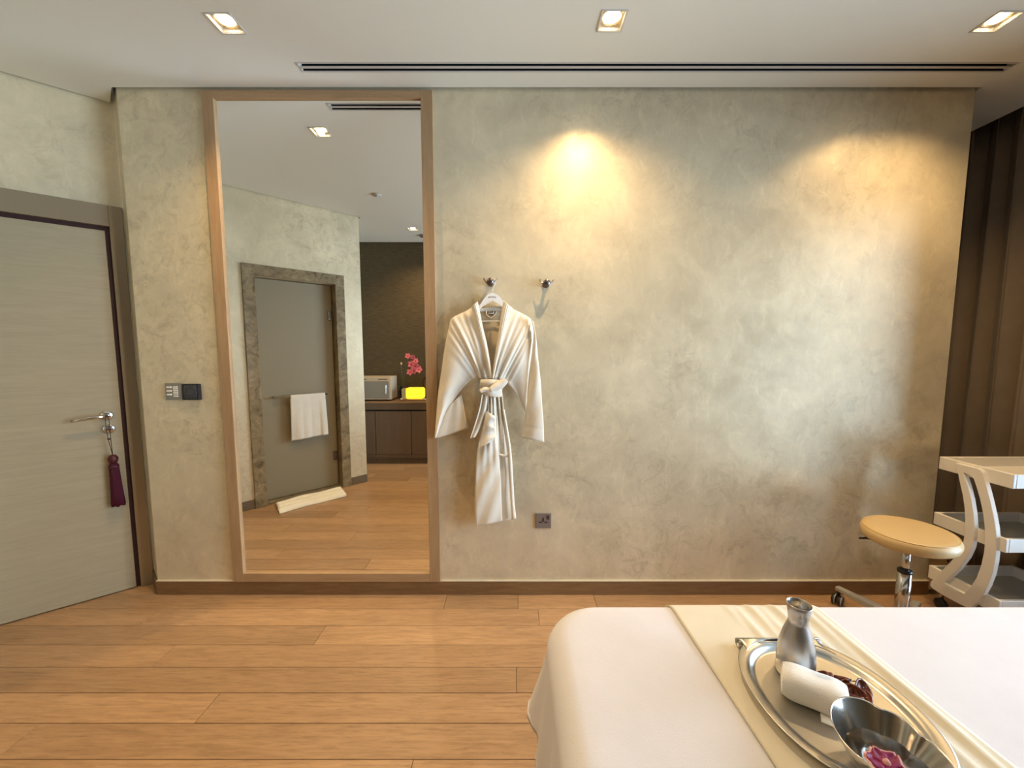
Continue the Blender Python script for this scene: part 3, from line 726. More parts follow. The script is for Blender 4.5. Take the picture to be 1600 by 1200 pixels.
MB().tube([hb-Vector((0, 0, .004)), hb+Vector((0, 0, .020)), hb+Vector((.004, 0, .034)), hb+Vector((.016, .0, .050)), hb+Vector((.014, 0, .066)), Vector((-.112, D-HD, 1.735+.010)), Vector((-.122, D-HD, 1.735+.004)), Vector((-.126, D-HD, 1.735-.012))], .0018, 8).build('wire_hook', MAT['button'], hg)
a, b = aty(753, 502, D-.040), aty(781, 502, D-.040)
MB().tube([aty(728, 500, D-.042), a, b, aty(810, 500, D-.042)], .0032, 8).build('trouser_bar', MAT['plasticwhite'], hg)
def lettering(s, size, loc, mat, parent, name='lettering'):
    cu_ = bpy.data.curves.new(name, 'FONT'); cu_.body = s; cu_.size = size; cu_.extrude = .0004; cu_.align_x = 'CENTER'; cu_.space_character = 1.35
    tmp = bpy.data.objects.new(name, cu_); COL.objects.link(tmp)
    me = bpy.data.meshes.new_from_object(tmp.evaluated_get(bpy.context.evaluated_depsgraph_get()))
    bpy.data.objects.remove(tmp)
    me.transform(Matrix.Translation(loc) @ Matrix.Rotation(PI/2, 4, 'X')); me.materials.clear(); me.materials.append(mat)
    o = bpy.data.objects.new(name, me); COL.objects.link(o); o.parent = parent; return o
q = aty(769, 465.5, D-HD-.0065)
lettering('AYRG', .013, (q.x, D-HD-.0066, q.z), pmat('grey_print', (.16, .16, .15, 1), .6), hg)
recentre(hg, (hb.x, D-HD, hb.z))

rb = tag(empty('bathrobe'), 'cream terry kimono bathrobe tied with a belt on white hanger', 'bathrobe')
TE = MAT['terry']
# inner back of the robe
cloth('back_panel', [(744, 482), (752, 510), (760, 545), (767, 592)], [(790, 481), (786, 510), (778, 545), (770, 592)], lambda u, v: .020+.008*math.sin(PI*v), 16, 14, MAT['lining'], rb)
cloth('neck_facing', [(746, 482), (758, 481), (770, 479), (788, 478)], [(748, 487), (758, 486.5), (770, 486), (787, 485.5)], lambda u, v: .032+.004*v, 14, 5, TE, rb)
lo_ = MB()
pts = [aty(x, y, D-.034) for x, y in ((760, 486), (759.5, 491), (762, 494), (767.5, 496.5), (772, 493), (775, 489.5), (775.5, 486))]
lo_.tube(pts, .0042, 8, True, .6); lo_.build('hanging_loop', TE, rb)
q0 = aty(764, 487, D-.033)
lab_ = cloth('care_label', [(763.5, 486.5), (763.8, 492)], [(772, 486.5), (771.8, 492)], lambda u, v: .034, 4, 4, MAT['button'], rb, .002)
for (xa, ya, xb, yb) in ((764.6, 487.2, 766.6, 488.8), (768, 486.6, 770.4, 488.6), (764.4, 491.0, 771.2, 492.4)):
    p, q = aty(xa, ya, D-.0355), aty(xb, yb, D-.0355); box(p.x, q.x, D-.0362, D-.0348, q.z, p.z).build('print_mark', pmat('label_print', (.04, .035, .03, 1), .7), rb)
# fronts: folds run from the shoulder to the knot
def fold(x, k): return abs(math.sin(PI*k*x))
def left_front(u, v):
    e = .045+.030*math.sin(PI*min(1, v*1.1))**.8
    amp = math.exp(-((u-.22)/.20)**2)
    f = amp*(.013*(.5+.5*math.cos(2*PI*(u*7.5+.35*math.sin(u*9)+.06*math.sin(v*4))))**1.5*(.35+.65*v)+.003*math.sin(2*PI*u*13+v*5))
    sl = max(0, u-.5)*2
    roll = .040*sl*math.sin(PI*(.12+.8*v))
    return e*(1-.45*sl)+f+roll+.008*(1-u)*v+.004*math.sin(u*31+v*9)*sl+.02*v*(1-u)**2
cloth('front_panel', [(739, 479), (728, 486), (716, 491.5), (705, 498.5), (701, 513), (697, 531), (693, 555), (690, 578), (686.5, 600), (684, 619), (681.5, 650), (679, 686)],
      [(766, 591), (760, 592.5), (754, 592), (749.5, 590.5), (744, 590), (737, 593), (730, 599), (722, 608), (714, 618), (705, 632), (695, 650), (682, 683)], left_front, 96, 22, TE, rb)
def right_front(u, v):
    e = .045+.030*math.sin(PI*min(1, v*1.1))**.8
    amp = math.exp(-((u-.30)/.22)**2)
    f = amp*(.014*(.5+.5*math.cos(2*PI*(u*5.5+.3+.3*math.sin(u*8)+.05*math.sin(v*4))))**1.5*(.35+.65*v)+.003*math.sin(2*PI*u*11+v*4))
    dip = -.030*max(0, u-.52)*2*math.sin(PI*min(1, v+.05))
    return e+f+dip*.9+.02*v*(1-u)**2
cloth('front_panel', [(799, 481), (808, 486), (817.5, 490.5), (828, 497), (832.5, 503.5), (833.5, 518), (832, 540), (829.5, 562), (826, 590), (824, 615), (822.5, 641)],
      [(769, 591), (773, 592.5), (778, 593), (783, 594), (788, 596), (793.5, 600.5), (799, 606), (804, 612.5), (809, 621), (814, 631), (820, 642)], right_front, 84, 22, TE, rb)
# sleeves
cloth('sleeve_lining', [(702, 634), (694, 648), (686, 668), (679, 686)], [(721, 616), (724.5, 634), (728, 652), (732, 669)], lambda u, v: .030+.018*math.sin(PI*(.2+.6*v))+.003*math.sin(v*12), 14, 14, TE, rb)
def rs(u, v): return .060+.034*math.sin(PI*(.10+.62*v))-.012*u*(1-v)+(.0022*math.sin((u-.86)*2*PI*32) if u > .90 else 0)+.003*math.sin(u*19+v*5)
cloth('sleeve', [(829.5, 497.5), (834, 520), (832, 545), (829, 565), (825.5, 597), (823, 630), (819.5, 655), (815, 684)],
      [(833, 502), (837, 522), (839.5, 545), (841.5, 567), (845, 597), (847, 631), (849.3, 660), (850.3, 691)], rs, 60, 16, TE, rb)
# collar bands
def band(u, v): return .078+.012*math.sin(PI*v)+.0016*math.cos(v*PI*10)+.018*u
cloth('collar_band', [(736, 480), (741, 495), (746, 516), (752, 538), (759, 564), (765.5, 592)], [(746.5, 470.5), (750, 488), (754, 508), (761, 538), (766, 567), (769, 592)], band, 40, 20, TE, rb)
cloth('collar_band', [(786.3, 469.5), (784, 484), (780.5, 508), (776.5, 535), (772.5, 562), (768, 592)], [(800.5, 481), (796, 495), (790, 517), (784, 540), (777, 566), (771.5, 592)], lambda u, v: band(u, v)+.004, 40, 20, TE, rb)
# skirt below the knot
def skirt_d(u, v): return .040+.018*math.sin(PI*(.1+.8*v))+(.018*(1-u)**2.6+.002)*math.cos(2*PI*v*5+.6)+.004*math.sin(u*14+v*6)
cloth('skirt_back', [(756, 614), (757.5, 640), (753, 668), (747, 695), (743.5, 725), (742, 753), (741.8, 785), (742.6, 823)],
      [(785, 614), (788, 645), (793.5, 675), (798, 702), (799.8, 725), (801, 745), (803, 778), (806, 810)], skirt_d, 60, 40, TE, rb)
def skirt_f(u, v): return .074+.012*math.sin(PI*(.1+.8*v))+(.014*(1-u)**3)*math.cos(2*PI*v*3.5)+.004*math.sin(u*23+v*9)+.003*math.sin(u*9)
cloth('skirt_front', [(758, 616), (758, 640), (753, 668), (747.5, 695), (744.5, 725), (743.2, 753), (743.2, 785), (744, 822.5)],
      [(774, 616), (775, 645), (776, 675), (778.5, 702), (780.5, 725), (782, 748), (783.5, 780), (784, 814)], skirt_f, 60, 26, TE, rb)
cloth('front_band', [(785, 640), (789.5, 670), (793.5, 702), (795, 742), (797.5, 780), (799.5, 812)], [(788.5, 640), (794, 672), (798.6, 702), (801.6, 742), (803.6, 780), (806.6, 810)], lambda u, v: .072+.006*math.sin(PI*v), 30, 8, TE, rb)
cloth('hem_fold', [(780, 708), (788, 710), (799, 710)], [(780, 712), (788, 714.5), (799, 713.5)], lambda u, v: .066+.004*math.sin(PI*v), 14, 6, TE, rb)
def pk(u, v): return .100+.014*math.sin(PI*v)+.010*math.sin(u*17)*v*v+.006*math.sin(u*7)
cloth('pocket', [(760, 642), (756, 662), (752, 680), (750, 700)], [(774.5, 651), (772, 664), (774.5, 676), (771, 688), (775, 701)][0:4], pk, 28, 16, TE, rb)
# belt: wrap, knot loop and tail
def bandz(u, v): return .078+.030*math.sin(PI*u)+.008*math.sin(PI*v)
cloth('belt_wrap', [(750.5, 593), (762, 592.5), (775, 593), (786, 595)], [(749.5, 603), (762, 604.5), (775, 606), (786, 608)], bandz, 24, 10, TE, rb)
cloth('belt_wrap', [(749.5, 606), (760, 609), (772, 608), (784.5, 605)], [(751, 613), (762, 618.5), (774, 620.5), (784, 620)], lambda u, v: bandz(u, v)+.006, 24, 10, TE, rb)
cloth('belt_loop', [(764, 606), (772, 599), (781, 594), (788, 590.5)], [(768, 612), (777, 609.5), (786, 606), (794, 597)], lambda u, v: .122+.014*math.sin(PI*v)-.01*u+.0015*math.cos(v*22), 20, 14, TE, rb)
cloth('belt_loop', [(749, 610), (755, 605.5), (762, 605), (769, 609)], [(752, 614), (758, 612.5), (764, 614), (770, 614)], lambda u, v: .116+.012*math.sin(PI*v), 16, 10, TE, rb)
cloth('belt_tail', [(753, 616), (749, 638), (742, 662), (734.5, 685)], [(764, 617), (760.5, 640), (753, 663), (742.5, 683)], lambda u, v: .096+.012*math.cos(2*PI*v*1.5)*(1-.5*u), 30, 14, TE, rb)
recentre(rb, (-.1, D-.05, .44))

# ------------------------------------------------------------------ massage bed under its white cover
BX0_, BX1_, BY0_, BY1_, BTOP = .085, 1.98, .165, .915, .75
bed = tag(empty('massage_bed'), 'massage bed with padded top on a wooden base under white cover', 'bed')
box(BX0_+.03, BX1_-.03, BY0_+.03, BY1_-.03, .62, BTOP-.012).build('mattress', MAT['plasticwhite'], bed, .05, 4)
box(BX0_+.03, BX1_-.03, BY0_+.03, BY1_-.03, .55, .62).build('frame', MAT['skirting'], bed, .004, 1)
box(BX0_+.35, BX1_-.35, BY0_+.12, BY1_-.12, 0, .55).build('pedestal', MAT['skirting'], bed, .004, 1)
recentre(bed, ((BX0_+BX1_)/2, (BY0_+BY1_)/2, 0))
def bed_outline(a, r):
    """point + outward normal on the rounded rectangle at perimeter parameter a in 0..1"""
    x0, x1, y0, y1 = BX0_+r, BX1_-r, BY0_+r, BY1_-r
    segs = [('l', (x0, y1+r), (x1, y1+r), (0, 1)), ('c', (x1, y1), PI/2), ('l', (x1+r, y1), (x1+r, y0), (1, 0)), ('c', (x1, y0), 0.),
            ('l', (x1, y0-r), (x0, y0-r), (0, -1)), ('c', (x0, y0), -PI/2), ('l', (x0-r, y0), (x0-r, y1), (-1, 0)), ('c', (x0, y1), -PI)]
    lens = [(Vector(s[2])-Vector(s[1])).length if s[0] == 'l' else PI/2*r for s in segs]
    t = (a % 1.0)*sum(lens)
    for s, l in zip(segs, lens):
        if t <= l or s is segs[-1]:
            f = t/l
            if s[0] == 'l': p = Vector(s[1]).lerp(Vector(s[2]), f); return p, Vector(s[3]), 0.
            ang = s[2]-f*PI/2; n_ = Vector((math.cos(ang), math.sin(ang))); return Vector(s[1])+n_*r, n_, math.sin(PI*f)
        t -= l
RC = .12
NP = 260
cx_, cy_ = (BX0_+BX1_)/2, (BY0_+BY1_)/2
def cover_rings():
    rings = []
    drop = .245
    sec = [(-.36, 0, 0)]+[(-.36+.36*k/8, 0, 0) for k in range(1, 7)]
    # (inset/outset, dz, drape fraction)
    er = .045
    prof = [(-.085, 0., 0), (-.065, 0., 0)]
    for k in range(0, 7):
        a_ = PI/2*k/6; prof.append((-er+er*math.sin(a_)+.004, -er+er*math.cos(a_), 0))
    for k in range(1, 15): prof.append((.004, -er-(drop-er)*k/14, k/14))
    P = []
    for off, dz, fr in prof:
        for i in range(NP):
            a_ = i/NP; p, n_, cor = bed_outline(a_, RC)
            s = a_*2*PI
            wob = (.010*math.sin(s*23+1)+.007*math.sin(s*41+2)+.006*math.sin(s*11))*fr**1.3
            flare = .018*fr+.070*cor**2.0*fr**1.15+wob
            d_ = off+flare
            sag = -.030*cor*fr
            q = p+n_*d_
            if off < -.05:       # flat top: shrink towards the middle line
                q = p+n_*off
            z = BTOP+dz+sag
            P.append((q.x, q.y, z))
    return P, len(prof)
P, K = cover_rings()
mb = MB()
F = [(j*NP+i, j*NP+(i+1) % NP, (j+1)*NP+(i+1) % NP, (j+1)*NP+i) for j in range(K-1) for i in range(NP)]
mb.add(P, F+[tuple(range(NP-1, -1, -1))], True)
cv = tag(empty('bed_cover'), 'white fleece cover draped over the massage bed', 'bed cover')
cvm = mb.build('sheet', MAT['cover'], cv, fix=False)
sm = cvm.modifiers.new('thick', 'SOLIDIFY'); sm.thickness = .004; sm.offset = 1
hem = MB(); hp = [Vector(P[(K-1)*NP+i])+Vector((0, 0, .004)) for i in range(NP)]
hem.tube(hp, .0035, 6, True, 3.2, closed=True); hem.build('hem', MAT['cover'], cv)
recentre(cv, (cx_, cy_, BTOP-.25))
# cream runner across the bed
def runner(u, v, off=0):
    # v along y across the bed, draping both long sides
    W0, W1 = .392, .748; ys0, ys1 = BY0_, BY1_; er = .045; hang = .22
    Ls = hang+PI/2*er+(ys1-ys0-2*er)+PI/2*er+hang; s = v*Ls; h = .006+off
    x = W0+(W1-W0)*u+.006*math.sin(v*5)
    if s < hang: y, z = ys0-.012-h*1.0-.018*(1-s/hang)-.006, BTOP-er-(hang-s); 
    elif s < hang+PI/2*er:
        a_ = (s-hang)/er; y, z = ys0+er-(er+h+.006)*math.cos(a_), BTOP-er+(er+h)*math.sin(a_)
    elif s < Ls-hang-PI/2*er: y, z = ys0+er+(s-hang-PI/2*er), BTOP+h
    elif s < Ls-hang:
        a_ = (s-(Ls-hang-PI/2*er))/er; y, z = ys1-er+(er+h+.006)*math.sin(a_), BTOP-er+(er+h)*math.cos(a_)
    else: q = s-(Ls-hang); y, z = ys1+.012+h+.006+.020*q/hang, BTOP-er-q
    wr_ = (.0016*math.sin(u*40+v*14)+.0012*math.sin(u*75-v*9))*(1 if .22 < v < .78 else .3)*min(1, max(0, (u-.02)*6))
    k = math.exp(-((u-.93)/.02)**2)*.003
    return Vector((x, y, z+max(wr_, -.001)*(u > .35)*1.3+k))
mb = MB(); mb.sheet(lambda u, v: runner(u, v, .0035), lambda u, v: runner(u, v, 0.), 60, 90)
t = tag(empty('bed_runner'), 'cream cloth runner laid across the white bed cover', 'runner')
mb.build('cloth', MAT['runner'], t)
recentre(t, (.57, cy_, BTOP))

# ------------------------------------------------------------------ tray and what stands on it
TZ = BTOP+.0115
TC = Vector((.5575, .620)); RX, RY = .132, .148
def trayoutline(a, k=1.0):
    ca, sa = math.cos(a), math.sin(a); e = 2.25
    r = (abs(ca)**e+abs(sa)**e)**(-1/e)
    return TC.x+RX*k*r*ca, TC.y+RY*k*r*sa
YH = TC.y+.134
t = tag(empty('serving_tray'), 'oval brushed steel tray with a rolled handle on cream runner', 'tray')
n = 72
mb = MB(); P = []
prof = [(.0, .003), (.45, .003), (.78, .003), (.825, .0042), (.850, .0090), (.868, .0115), (.92, .0128), (.985, .0145), (1.0, .0140), (.995, .0125), (.93, .0105), (.86, .008), (.81, .0005), (.40, 0), (0, 0)]
for k, z in prof:
    for i in range(n):
        x, y = trayoutline(2*PI*i/n, max(k, .002)); y = max(min(y, YH), 2*TC.y-YH)
        P.append((x, y, TZ+z))
F = [(j*n+i, j*n+(i+1) % n, (j+1)*n+(i+1) % n, (j+1)*n+i) for j in range(len(prof)-1) for i in range(n)]
mb.add(P, F, True); mb.build('dish', MAT['traysteel'], t)
def roll(sgn):
    yy = TC.y+sgn*(YH-TC.y); R = .0085; xa, xb = .472, .643
    def f(off):
        def g_(u, v):
            a_ = v*1.80*PI; r_ = R-off
            return Vector((xa+u*(xb-xa), yy+sgn*(.002+r_*math.sin(a_)), TZ+.0085+r_*math.cos(a_)))
        return g_
    mb = MB(); mb.sheet(f(.0), f(.0012), 14, 28); ro = mb.build('rolled_handle', MAT['traysteel'], t)
    def h(u, v):
        ang = sgn*(PI/2+(.5-u)*2*math.radians(46)); p = Vector(trayoutline(ang, .925)); q = Vector((xa+u*(xb-xa), yy+sgn*.003))
        pinch = 1-.10*math.sin(PI*v)*abs(u-.5)*2
        w = p.lerp(q, v); return Vector((TC.x+(w.x-TC.x)*pinch, w.y, TZ+.0136+.0034*v))
    mb = MB(); mb.sheet(h, lambda u, v: h(u, v)-Vector((0, 0, .0012)), 20, 10); mb.build('handle_plate', MAT['traysteel'], ro)
roll(1); roll(-1)
recentre(t, (TC.x, TC.y, TZ))
TF = TZ+.003
# bottle
bx, by = .540, .684
t = tag(empty('sake_bottle'), 'brushed steel carafe with a narrow neck standing on the tray', 'bottle')
MB().lathe([(0, 0), (.0285, 0), (.0305, .003), (.0312, .02), (.0308, .045), (.028, .065), (.0225, .086), (.0168, .103), (.0158, .108), (.0172, .120), (.0205, .1405), (.0200, .1412), (.0192, .1405), (.0160, .120), (.0145, .108), (.0155, .100), (.0, .098)], 48).build('body', MAT['steel'], t)
MB().lathe([(.0287, -.0002), (.0300, .0012), (.0300, .0022), (.0285, .0022)], 48).build('base_ring', MAT['darkchrome'], t)
t.location = (bx, by, TF)
# rolled towel
t = tag(empty('rolled_towel'), 'small rolled white towel lying on the steel tray', 'towel')
RL, R0 = .090, .0265
def rt(u, v):
    a_ = 2*PI*v; ca, sa = math.cos(a_), math.sin(a_); e = 2.9
    r = R0*(abs(ca)**e+abs(sa)**e)**(-1/e)*(1+.02*math.sin(a_*3)+.02*math.sin(u*9))*(1-.16*(abs(u-.5)*2)**5)
    return Vector(((u-.5)*RL, r*ca*1.05, R0*.97+r*sa*.97))
mb = MB(); mb.grid(lambda u, v: rt(u, v), 30, 41); mb.build('roll', MAT['white_towel'], t)
for s in (-1, 1):
    mb = MB()
    pts = []
    for k in range(60):
        a_ = k/59*2*PI*3.2; r = .002+.0225*k/59; pts.append((s*(RL/2-.003+.002*(1-k/59)), r*math.cos(a_)*1.08, R0*.92+r*math.sin(a_)*.95))
    mb.tube(pts, .0034, 6); mb.build('rolled_end', MAT['white_towel'], t)
mb = MB(); mb.sheet(lambda u, v: (.1*RL+u*.38*RL, -R0*.75-.016*v, .0042-.0018*v), lambda u, v: (.1*RL+u*.38*RL, -R0*.75-.016*v, .0022-.0018*v), 10, 5); mb.build('loose_end', MAT['white_towel'], t)
t.location = (.526, .622, TF); t.rotation_euler = (0, 0, math.radians(-34)); 
# dried pods
def pod(i, x, y, s, rz, tilt, half):
    t = tag(empty('dried_pod'), 'dried reddish brown seed pod in the potpourri heap on tray', 'potpourri', 'potpourri heap on the steel tray')
    mb = MB(); n1, n2 = 14, 8
    def f(u, v, k=1.0):
        a_ = 2*PI*u; th = PI/2*v*.98
        r = math.sin(th)*(1+.10*math.sin(3*a_+i))
        return Vector((s*k*r*math.cos(a_)*1.25, s*k*r*math.sin(a_)*.85, s*.55-s*.55*k*math.cos(th)))
    mb.grid(lambda u, v: f(u, v), n1, n2, True, True); mb.grid(lambda u, v: f(u, v, .84)+Vector((0, 0, .0008)), n1, n2, True, True)
    b0 = (n2-1)*n1; b1 = n1*n2+(n2-1)*n1
    for k in range(n1): mb.f.append((b0+k, b0+(k+1) % n1, b1+(k+1) % n1, b1+k)); mb.sm.append(True)
    mb.build('shell', MAT['pod'], t)
    MB().tube([(-s*1.2, 0, s*.5), (-s*1.45, .0005, s*.55), (-s*1.6, .002, s*.5)], [.0012, .001, .0007], 6).build('stalk', MAT['cord'], t)
    t.rotation_euler = (tilt, half, rz); t.location = (x, y, TF+.0015+s*.35*abs(math.sin(tilt))+s*.4*abs(math.sin(half)))
for i, (x, y, s, rz, ti, ha_) in enumerate(((.622, .645, .0155, .7, .5, -.2), (.600, .660, .014, 2.4, .9, .3), (.588, .667, .012, 1.2, -.9, .5), (.606, .642, .014, -.6, 1.2, -.5), (.594, .648, .013, 3.6, -.6, .7), (.580, .672, .011, 5.1, .8, -.6), (.600, .631, .013, .2, -.3, .3), (.618, .628, .012, 4.2, .3, .2))):
    pod(i, x+.003, y-.005, s*1.05, rz, ti, ha_)
# lobed bowl with water and a floating orchid
BC = Vector((.5420, .503)); BRX, BRY = .068, .074; BH = .054; BROT = math.radians(-28)
t = tag(empty('lobed_bowl'), 'lobed stainless steel bowl of water on the steel tray', 'bowl')
cusps = [math.radians(a_) for a_ in (84, 42, -130)]
def brim(a_):
    k = 1.0
    for c_ in cusps:
        d_ = (a_-c_+PI) % (2*PI)-PI; k -= .15*math.exp(-abs(d_)/.20)
    return k
n = 96; mb = MB(); P = []
prof = [(.0, .0), (.40, .0), (.52, .004), (.74, .022), (.90, .042), (1.0, BH), (.985, BH+.0008), (.965, BH-.001), (.865, .042), (.70, .0235), (.50, .006), (.38, .003), (0, .003)]
for k, z in prof:
    for i in range(n):
        a_ = 2*PI*i/n; q = 1+(brim(a_)-1)*min(1, z/.03)
        zz = z*(1+.10*math.cos(a_-2.6)) if z > .01 else z
        x, y = max(k, .002)*q*BRX*math.cos(a_), max(k, .002)*q*BRY*math.sin(a_)
        P.append((x*math.cos(BROT)-y*math.sin(BROT), x*math.sin(BROT)+y*math.cos(BROT), zz))
mb.add(P, [(j*n+i, j*n+(i+1) % n, (j+1)*n+(i+1) % n, (j+1)*n+i) for j in range(len(prof)-1) for i in range(n)], True)
mb.build('shell', MAT['bowlsteel'], t)
WZ = .026
mb = MB(); P = [(0, 0, WZ)]
for i in range(n):
    a_ = 2*PI*i/n; q = 1+(brim(a_)-1)*.8; x, y = .735*q*BRX*math.cos(a_), .735*q*BRY*math.sin(a_)
    P.append((x*math.cos(BROT)-y*math.sin(BROT), x*math.sin(BROT)+y*math.cos(BROT), WZ))
mb.add(P, [(0, 1+i, 1+(i+1) % n) for i in range(n)], True); mb.build('water', MAT['water'], t)
t.location = (BC.x, BC.y, TF)
fl_ = tag(empty('orchid_bloom'), 'magenta orchid bloom with pale petal rims floating in the bowl', 'flower')
for k in range(5):
    a0 = 2*PI*k/5+.4; s = (.026, .022, .027, .021, .024)[k]
    ra = Matrix.Rotation(a0, 4, 'Z')
    def f(u, v, kk=1.0, dz=0): 
        w = s*.52*kk*math.sin(PI*(.05+.90*u))**.8*(v-.5)*2*(1+.12*math.sin(u*14+k)); return ra @ Vector((s*kk*u, w, .0010+dz+.004*u*u+.0015*math.sin(v*9+k)))
    mb = MB(); mb.sheet(lambda u, v: f(u, v), lambda u, v: f(u, v, 1, -.0008), 12, 8); pe = mb.build('petal', MAT['orchid_rim'], fl_)
    mb = MB(); mb.sheet(lambda u, v: f(u, v, .86, .0012), lambda u, v: f(u, v, .86, .0002), 12, 8); mb.build('petal_face', MAT['orchid'], pe)
MB().lathe([(0, 0), (.004, .001), (.005, .005), (.002, .009), (0, .010)], 12).build('flower_lip', MAT['orchid_rim'], fl_)
fl_.location = (BC.x-.008, BC.y-.004, TF+WZ)

# ------------------------------------------------------------------ stool
st = tag(empty('rolling_stool'), 'round beige leather rolling stool on a chrome gas column', 'stool')
SX, SY, SH = 1.850, 1.728, .548
TI = Matrix.Translation((SX, SY, SH)) @ Matrix.Rotation(math.radians(-2), 4, 'Y')
SR = .170
MB().lathe([(0, .0), (SR*.55, .002), (SR*.80, -.001), (SR*.90, .000), (SR*.965, -.007), (SR, -.022), (SR*.995, -.036), (SR*.96, -.052), (SR*.88, -.060), (0, -.061)], 64, TI).build('seat_cushion', MAT['leather'], st)
MB().tube([TI @ Vector((SR*.945*math.cos(2*PI*k/64), SR*.945*math.sin(2*PI*k/64), -.0035)) for k in range(64)], .0018, 6, closed=True).build('piping', MAT['leather'], st)
MB().lathe([(0, SH-.062), (.09, SH-.062), (.09, SH-.072), (0, SH-.074)], 32, Matrix.Translation((SX, SY, 0))).build('seat_plate', MAT['black'], st)
MB().lathe([(.0155, SH-.072), (.0155, .30)], 24, Matrix.Translation((SX, SY, 0))).build('gas_piston', MAT['chrome'], st)
MB().lathe([(.026, .10), (.026, .345), (.0, .345)], 28, Matrix.Translation((SX, SY, 0))).build('column', MAT['chrome'], st)
MB().lathe([(.0265, .338), (.0275, .342), (.0265, .352), (.016, .356), (.016, .34)], 28, Matrix.Translation((SX, SY, 0))).build('collar', MAT['black'], st)
MB().tube([(SX-.04, SY+.02, SH-.07), (SX-.12, SY+.035, SH-.068), (SX-.155, SY+.04, SH-.062), (SX-.185, SY+.045, SH-.064)], [.005, .005, .006, .005], 8).build('height_lever', MAT['black'], st)
MB().lathe([(.045, .115), (.045, .085), (.03, .075), (0, .075)], 28, Matrix.Translation((SX, SY, 0))).build('hub', MAT['grey_leg'], st)
for k in range(5):
    a_ = math.radians(104+72*k); R = Matrix.Translation((SX, SY, 0)) @ Matrix.Rotation(a_, 4, 'Z')
    mb = MB(); sec = [(.03, .020, .075, .115), (.15, .018, .075, .106), (.285, .014, .074, .094)]
    P = []
    for r_, w, za, zb_ in sec: P += [R @ Vector((r_, -w, za)), R @ Vector((r_, w, za)), R @ Vector((r_, w, zb_)), R @ Vector((r_, -w, zb_))]
    F = [(3, 2, 1, 0), (8, 9, 10, 11)]
    for j in range(2): F += [(j*4+q, j*4+(q+1) % 4, j*4+4+(q+1) % 4, j*4+4+q) for q in range(4)]
    mb.add(P, F); mb.build('leg', MAT['grey_leg'], st, .003, 1)
    C = R @ Matrix.Translation((.272, 0, 0)) @ Matrix.Rotation(.9+k*1.1 if k else 1.9, 4, 'Z')
    ca = MB().lathe([(.007, .04), (.007, .080), (0, .080)], 10, C).build('caster', MAT['black'], st)
    for s in (-1, 1):
        W_ = C @ Matrix.Translation((.012, s*.014, .027)) @ Matrix.Rotation(PI/2, 4, 'X')
        MB().lathe([(0, -.010), (.020, -.010), (.027, -.007), (.027, .007), (.020, .010), (0, .010)], 20, W_).build('wheel', MAT['black'], ca)
        MB().lathe([(.0255, -.0085), (.0278, -.006), (.0278, -.004), (.0255, -.004)], 20, W_).build('wheel_band', MAT['grey_leg'], ca)
recentre(st, (SX, SY, 0))

# ------------------------------------------------------------------ trolley
tr = tag(empty('spa_trolley'), 'white three-shelf trolley with curved side frames by the curtain', 'trolley')
TX0, TX1, TY0, TY1 = 2.252, 2.705, 1.683, 1.985
th = .016
for ztop, rim in ((.824, .066), (.523, .066), (.226, .070)):
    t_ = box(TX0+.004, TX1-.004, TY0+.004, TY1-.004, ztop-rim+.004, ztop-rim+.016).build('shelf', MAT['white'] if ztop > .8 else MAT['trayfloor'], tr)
    box(TX0, TX0+th, TY0, TY1, ztop-rim, ztop).build('shelf_rim', MAT['white'], t_, .003, 2)
    box(TX1-th, TX1, TY0, TY1, ztop-rim, ztop).build('shelf_rim', MAT['white'], t_, .003, 2)
    box(TX0+th-.001, TX1-th+.001, TY0, TY0+th, ztop-rim, ztop-.0005).build('shelf_rim', MAT['white'], t_, .003, 2)
    box(TX0+th-.001, TX1-th+.001, TY1-th, TY1, ztop-rim, ztop-.0005).build('shelf_rim', MAT['white'], t_, .003, 2)
zz = lambda P: [(1440+x*.225, 690+y*.225) for x, y in P]
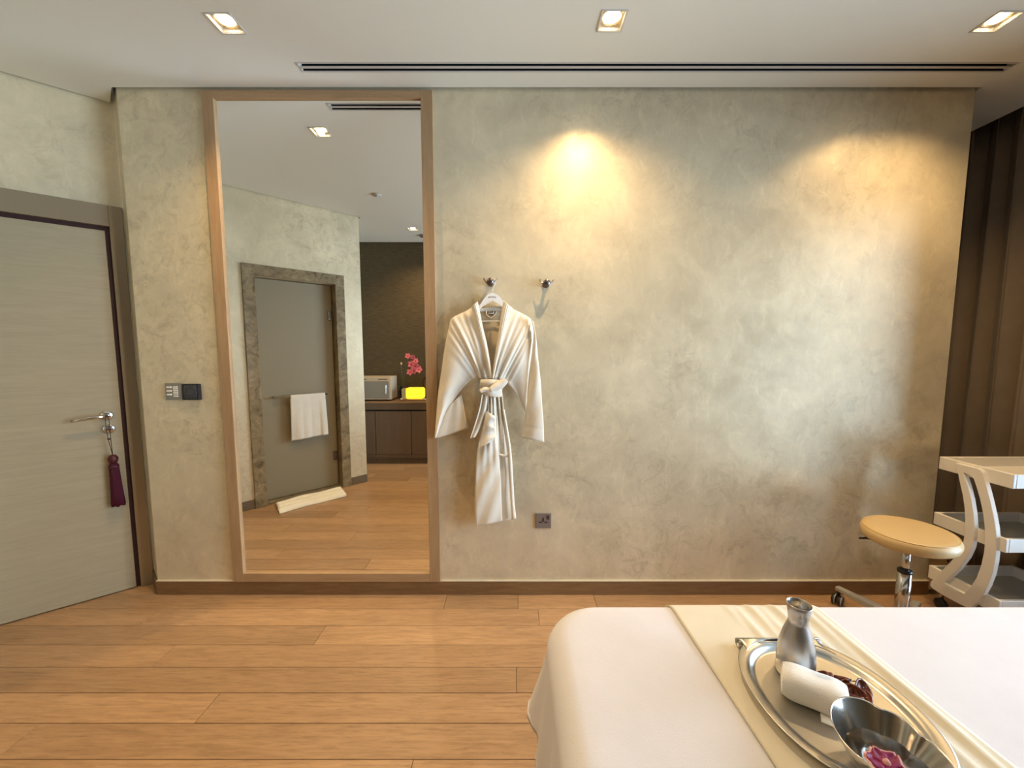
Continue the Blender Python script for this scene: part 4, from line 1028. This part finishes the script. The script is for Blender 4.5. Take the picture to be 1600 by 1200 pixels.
outer = zz([(235, 150), (250, 215), (268, 300), (285, 375), (297, 460), (301, 540), (299, 620), (290, 685), (268, 745), (235, 795), (190, 845), (140, 895), (90, 940), (62, 975), (58, 1000), (75, 1020), (150, 1068), (265, 1130), (330, 1160), (385, 1120), (425, 1065), (460, 1000), (490, 920), (508, 840), (517, 755), (519, 670), (512, 590), (497, 510), (478, 425), (455, 335), (436, 265), (420, 215), (405, 195), (385, 186)])
hole = zz([(288, 213), (318, 300), (344, 400), (360, 500), (366, 580), (364, 660), (350, 735), (318, 805), (262, 880), (205, 935), (158, 980), (225, 1020), (293, 1056), (335, 1015), (378, 950), (412, 860), (432, 770), (440, 680), (436, 590), (426, 500), (406, 405), (380, 315), (362, 262), (352, 246)])
XP = TX0-.004
oy_ = [atx(x, y, XP-.014) for x, y in outer]; hy_ = [atx(x, y, XP-.014) for x, y in hole]
def side(x0, x1):
    bm = bmesh.new()
    def loop(P):
        v_ = [bm.verts.new((x0, p.y, p.z)) for p in P]
        for i in range(len(v_)): bm.edges.new((v_[i], v_[(i+1) % len(v_)]))
    loop(oy_); loop(hy_)
    bmesh.ops.triangle_fill(bm, use_beauty=True, use_dissolve=False, edges=bm.edges[:])
    r = bmesh.ops.extrude_face_region(bm, geom=bm.faces[:])
    for v in r['geom']:
        if isinstance(v, bmesh.types.BMVert): v.co.x = x1
    bmesh.ops.recalc_face_normals(bm, faces=bm.faces)
    es = [e for e in bm.edges if len(e.link_faces) == 2 and e.calc_face_angle(0) > 1.2]
    bmesh.ops.bevel(bm, geom=es, offset=.002, segments=2, profile=.5, affect='EDGES', clamp_overlap=True)
    me = bpy.data.meshes.new('side_frame'); bm.to_mesh(me); bm.free(); me.materials.append(MAT['white'])
    o = bpy.data.objects.new('side_frame', me); COL.objects.link(o); o.parent = tr
side(TX0-.018, TX0+.004); side(TX1-.004, TX1+.018)
for x in (TX0+.04, TX1-.04):
    for y in (TY0+.04, TY1-.04):
        ca = MB().lathe([(.008, .045), (.008, .165), (0, .165)], 12, Matrix.Translation((x, y, 0))).build('caster', MAT['chrome'], tr)
        MB().lathe([(0, -.012), (.024, -.012), (.030, -.008), (.030, .008), (.024, .012), (0, .012)], 20, Matrix.Translation((x, y, .030)) @ Matrix.Rotation(PI/2, 4, 'Y')).build('wheel', MAT['black'], ca)
recentre(tr, ((TX0+TX1)/2, (TY0+TY1)/2, 0))
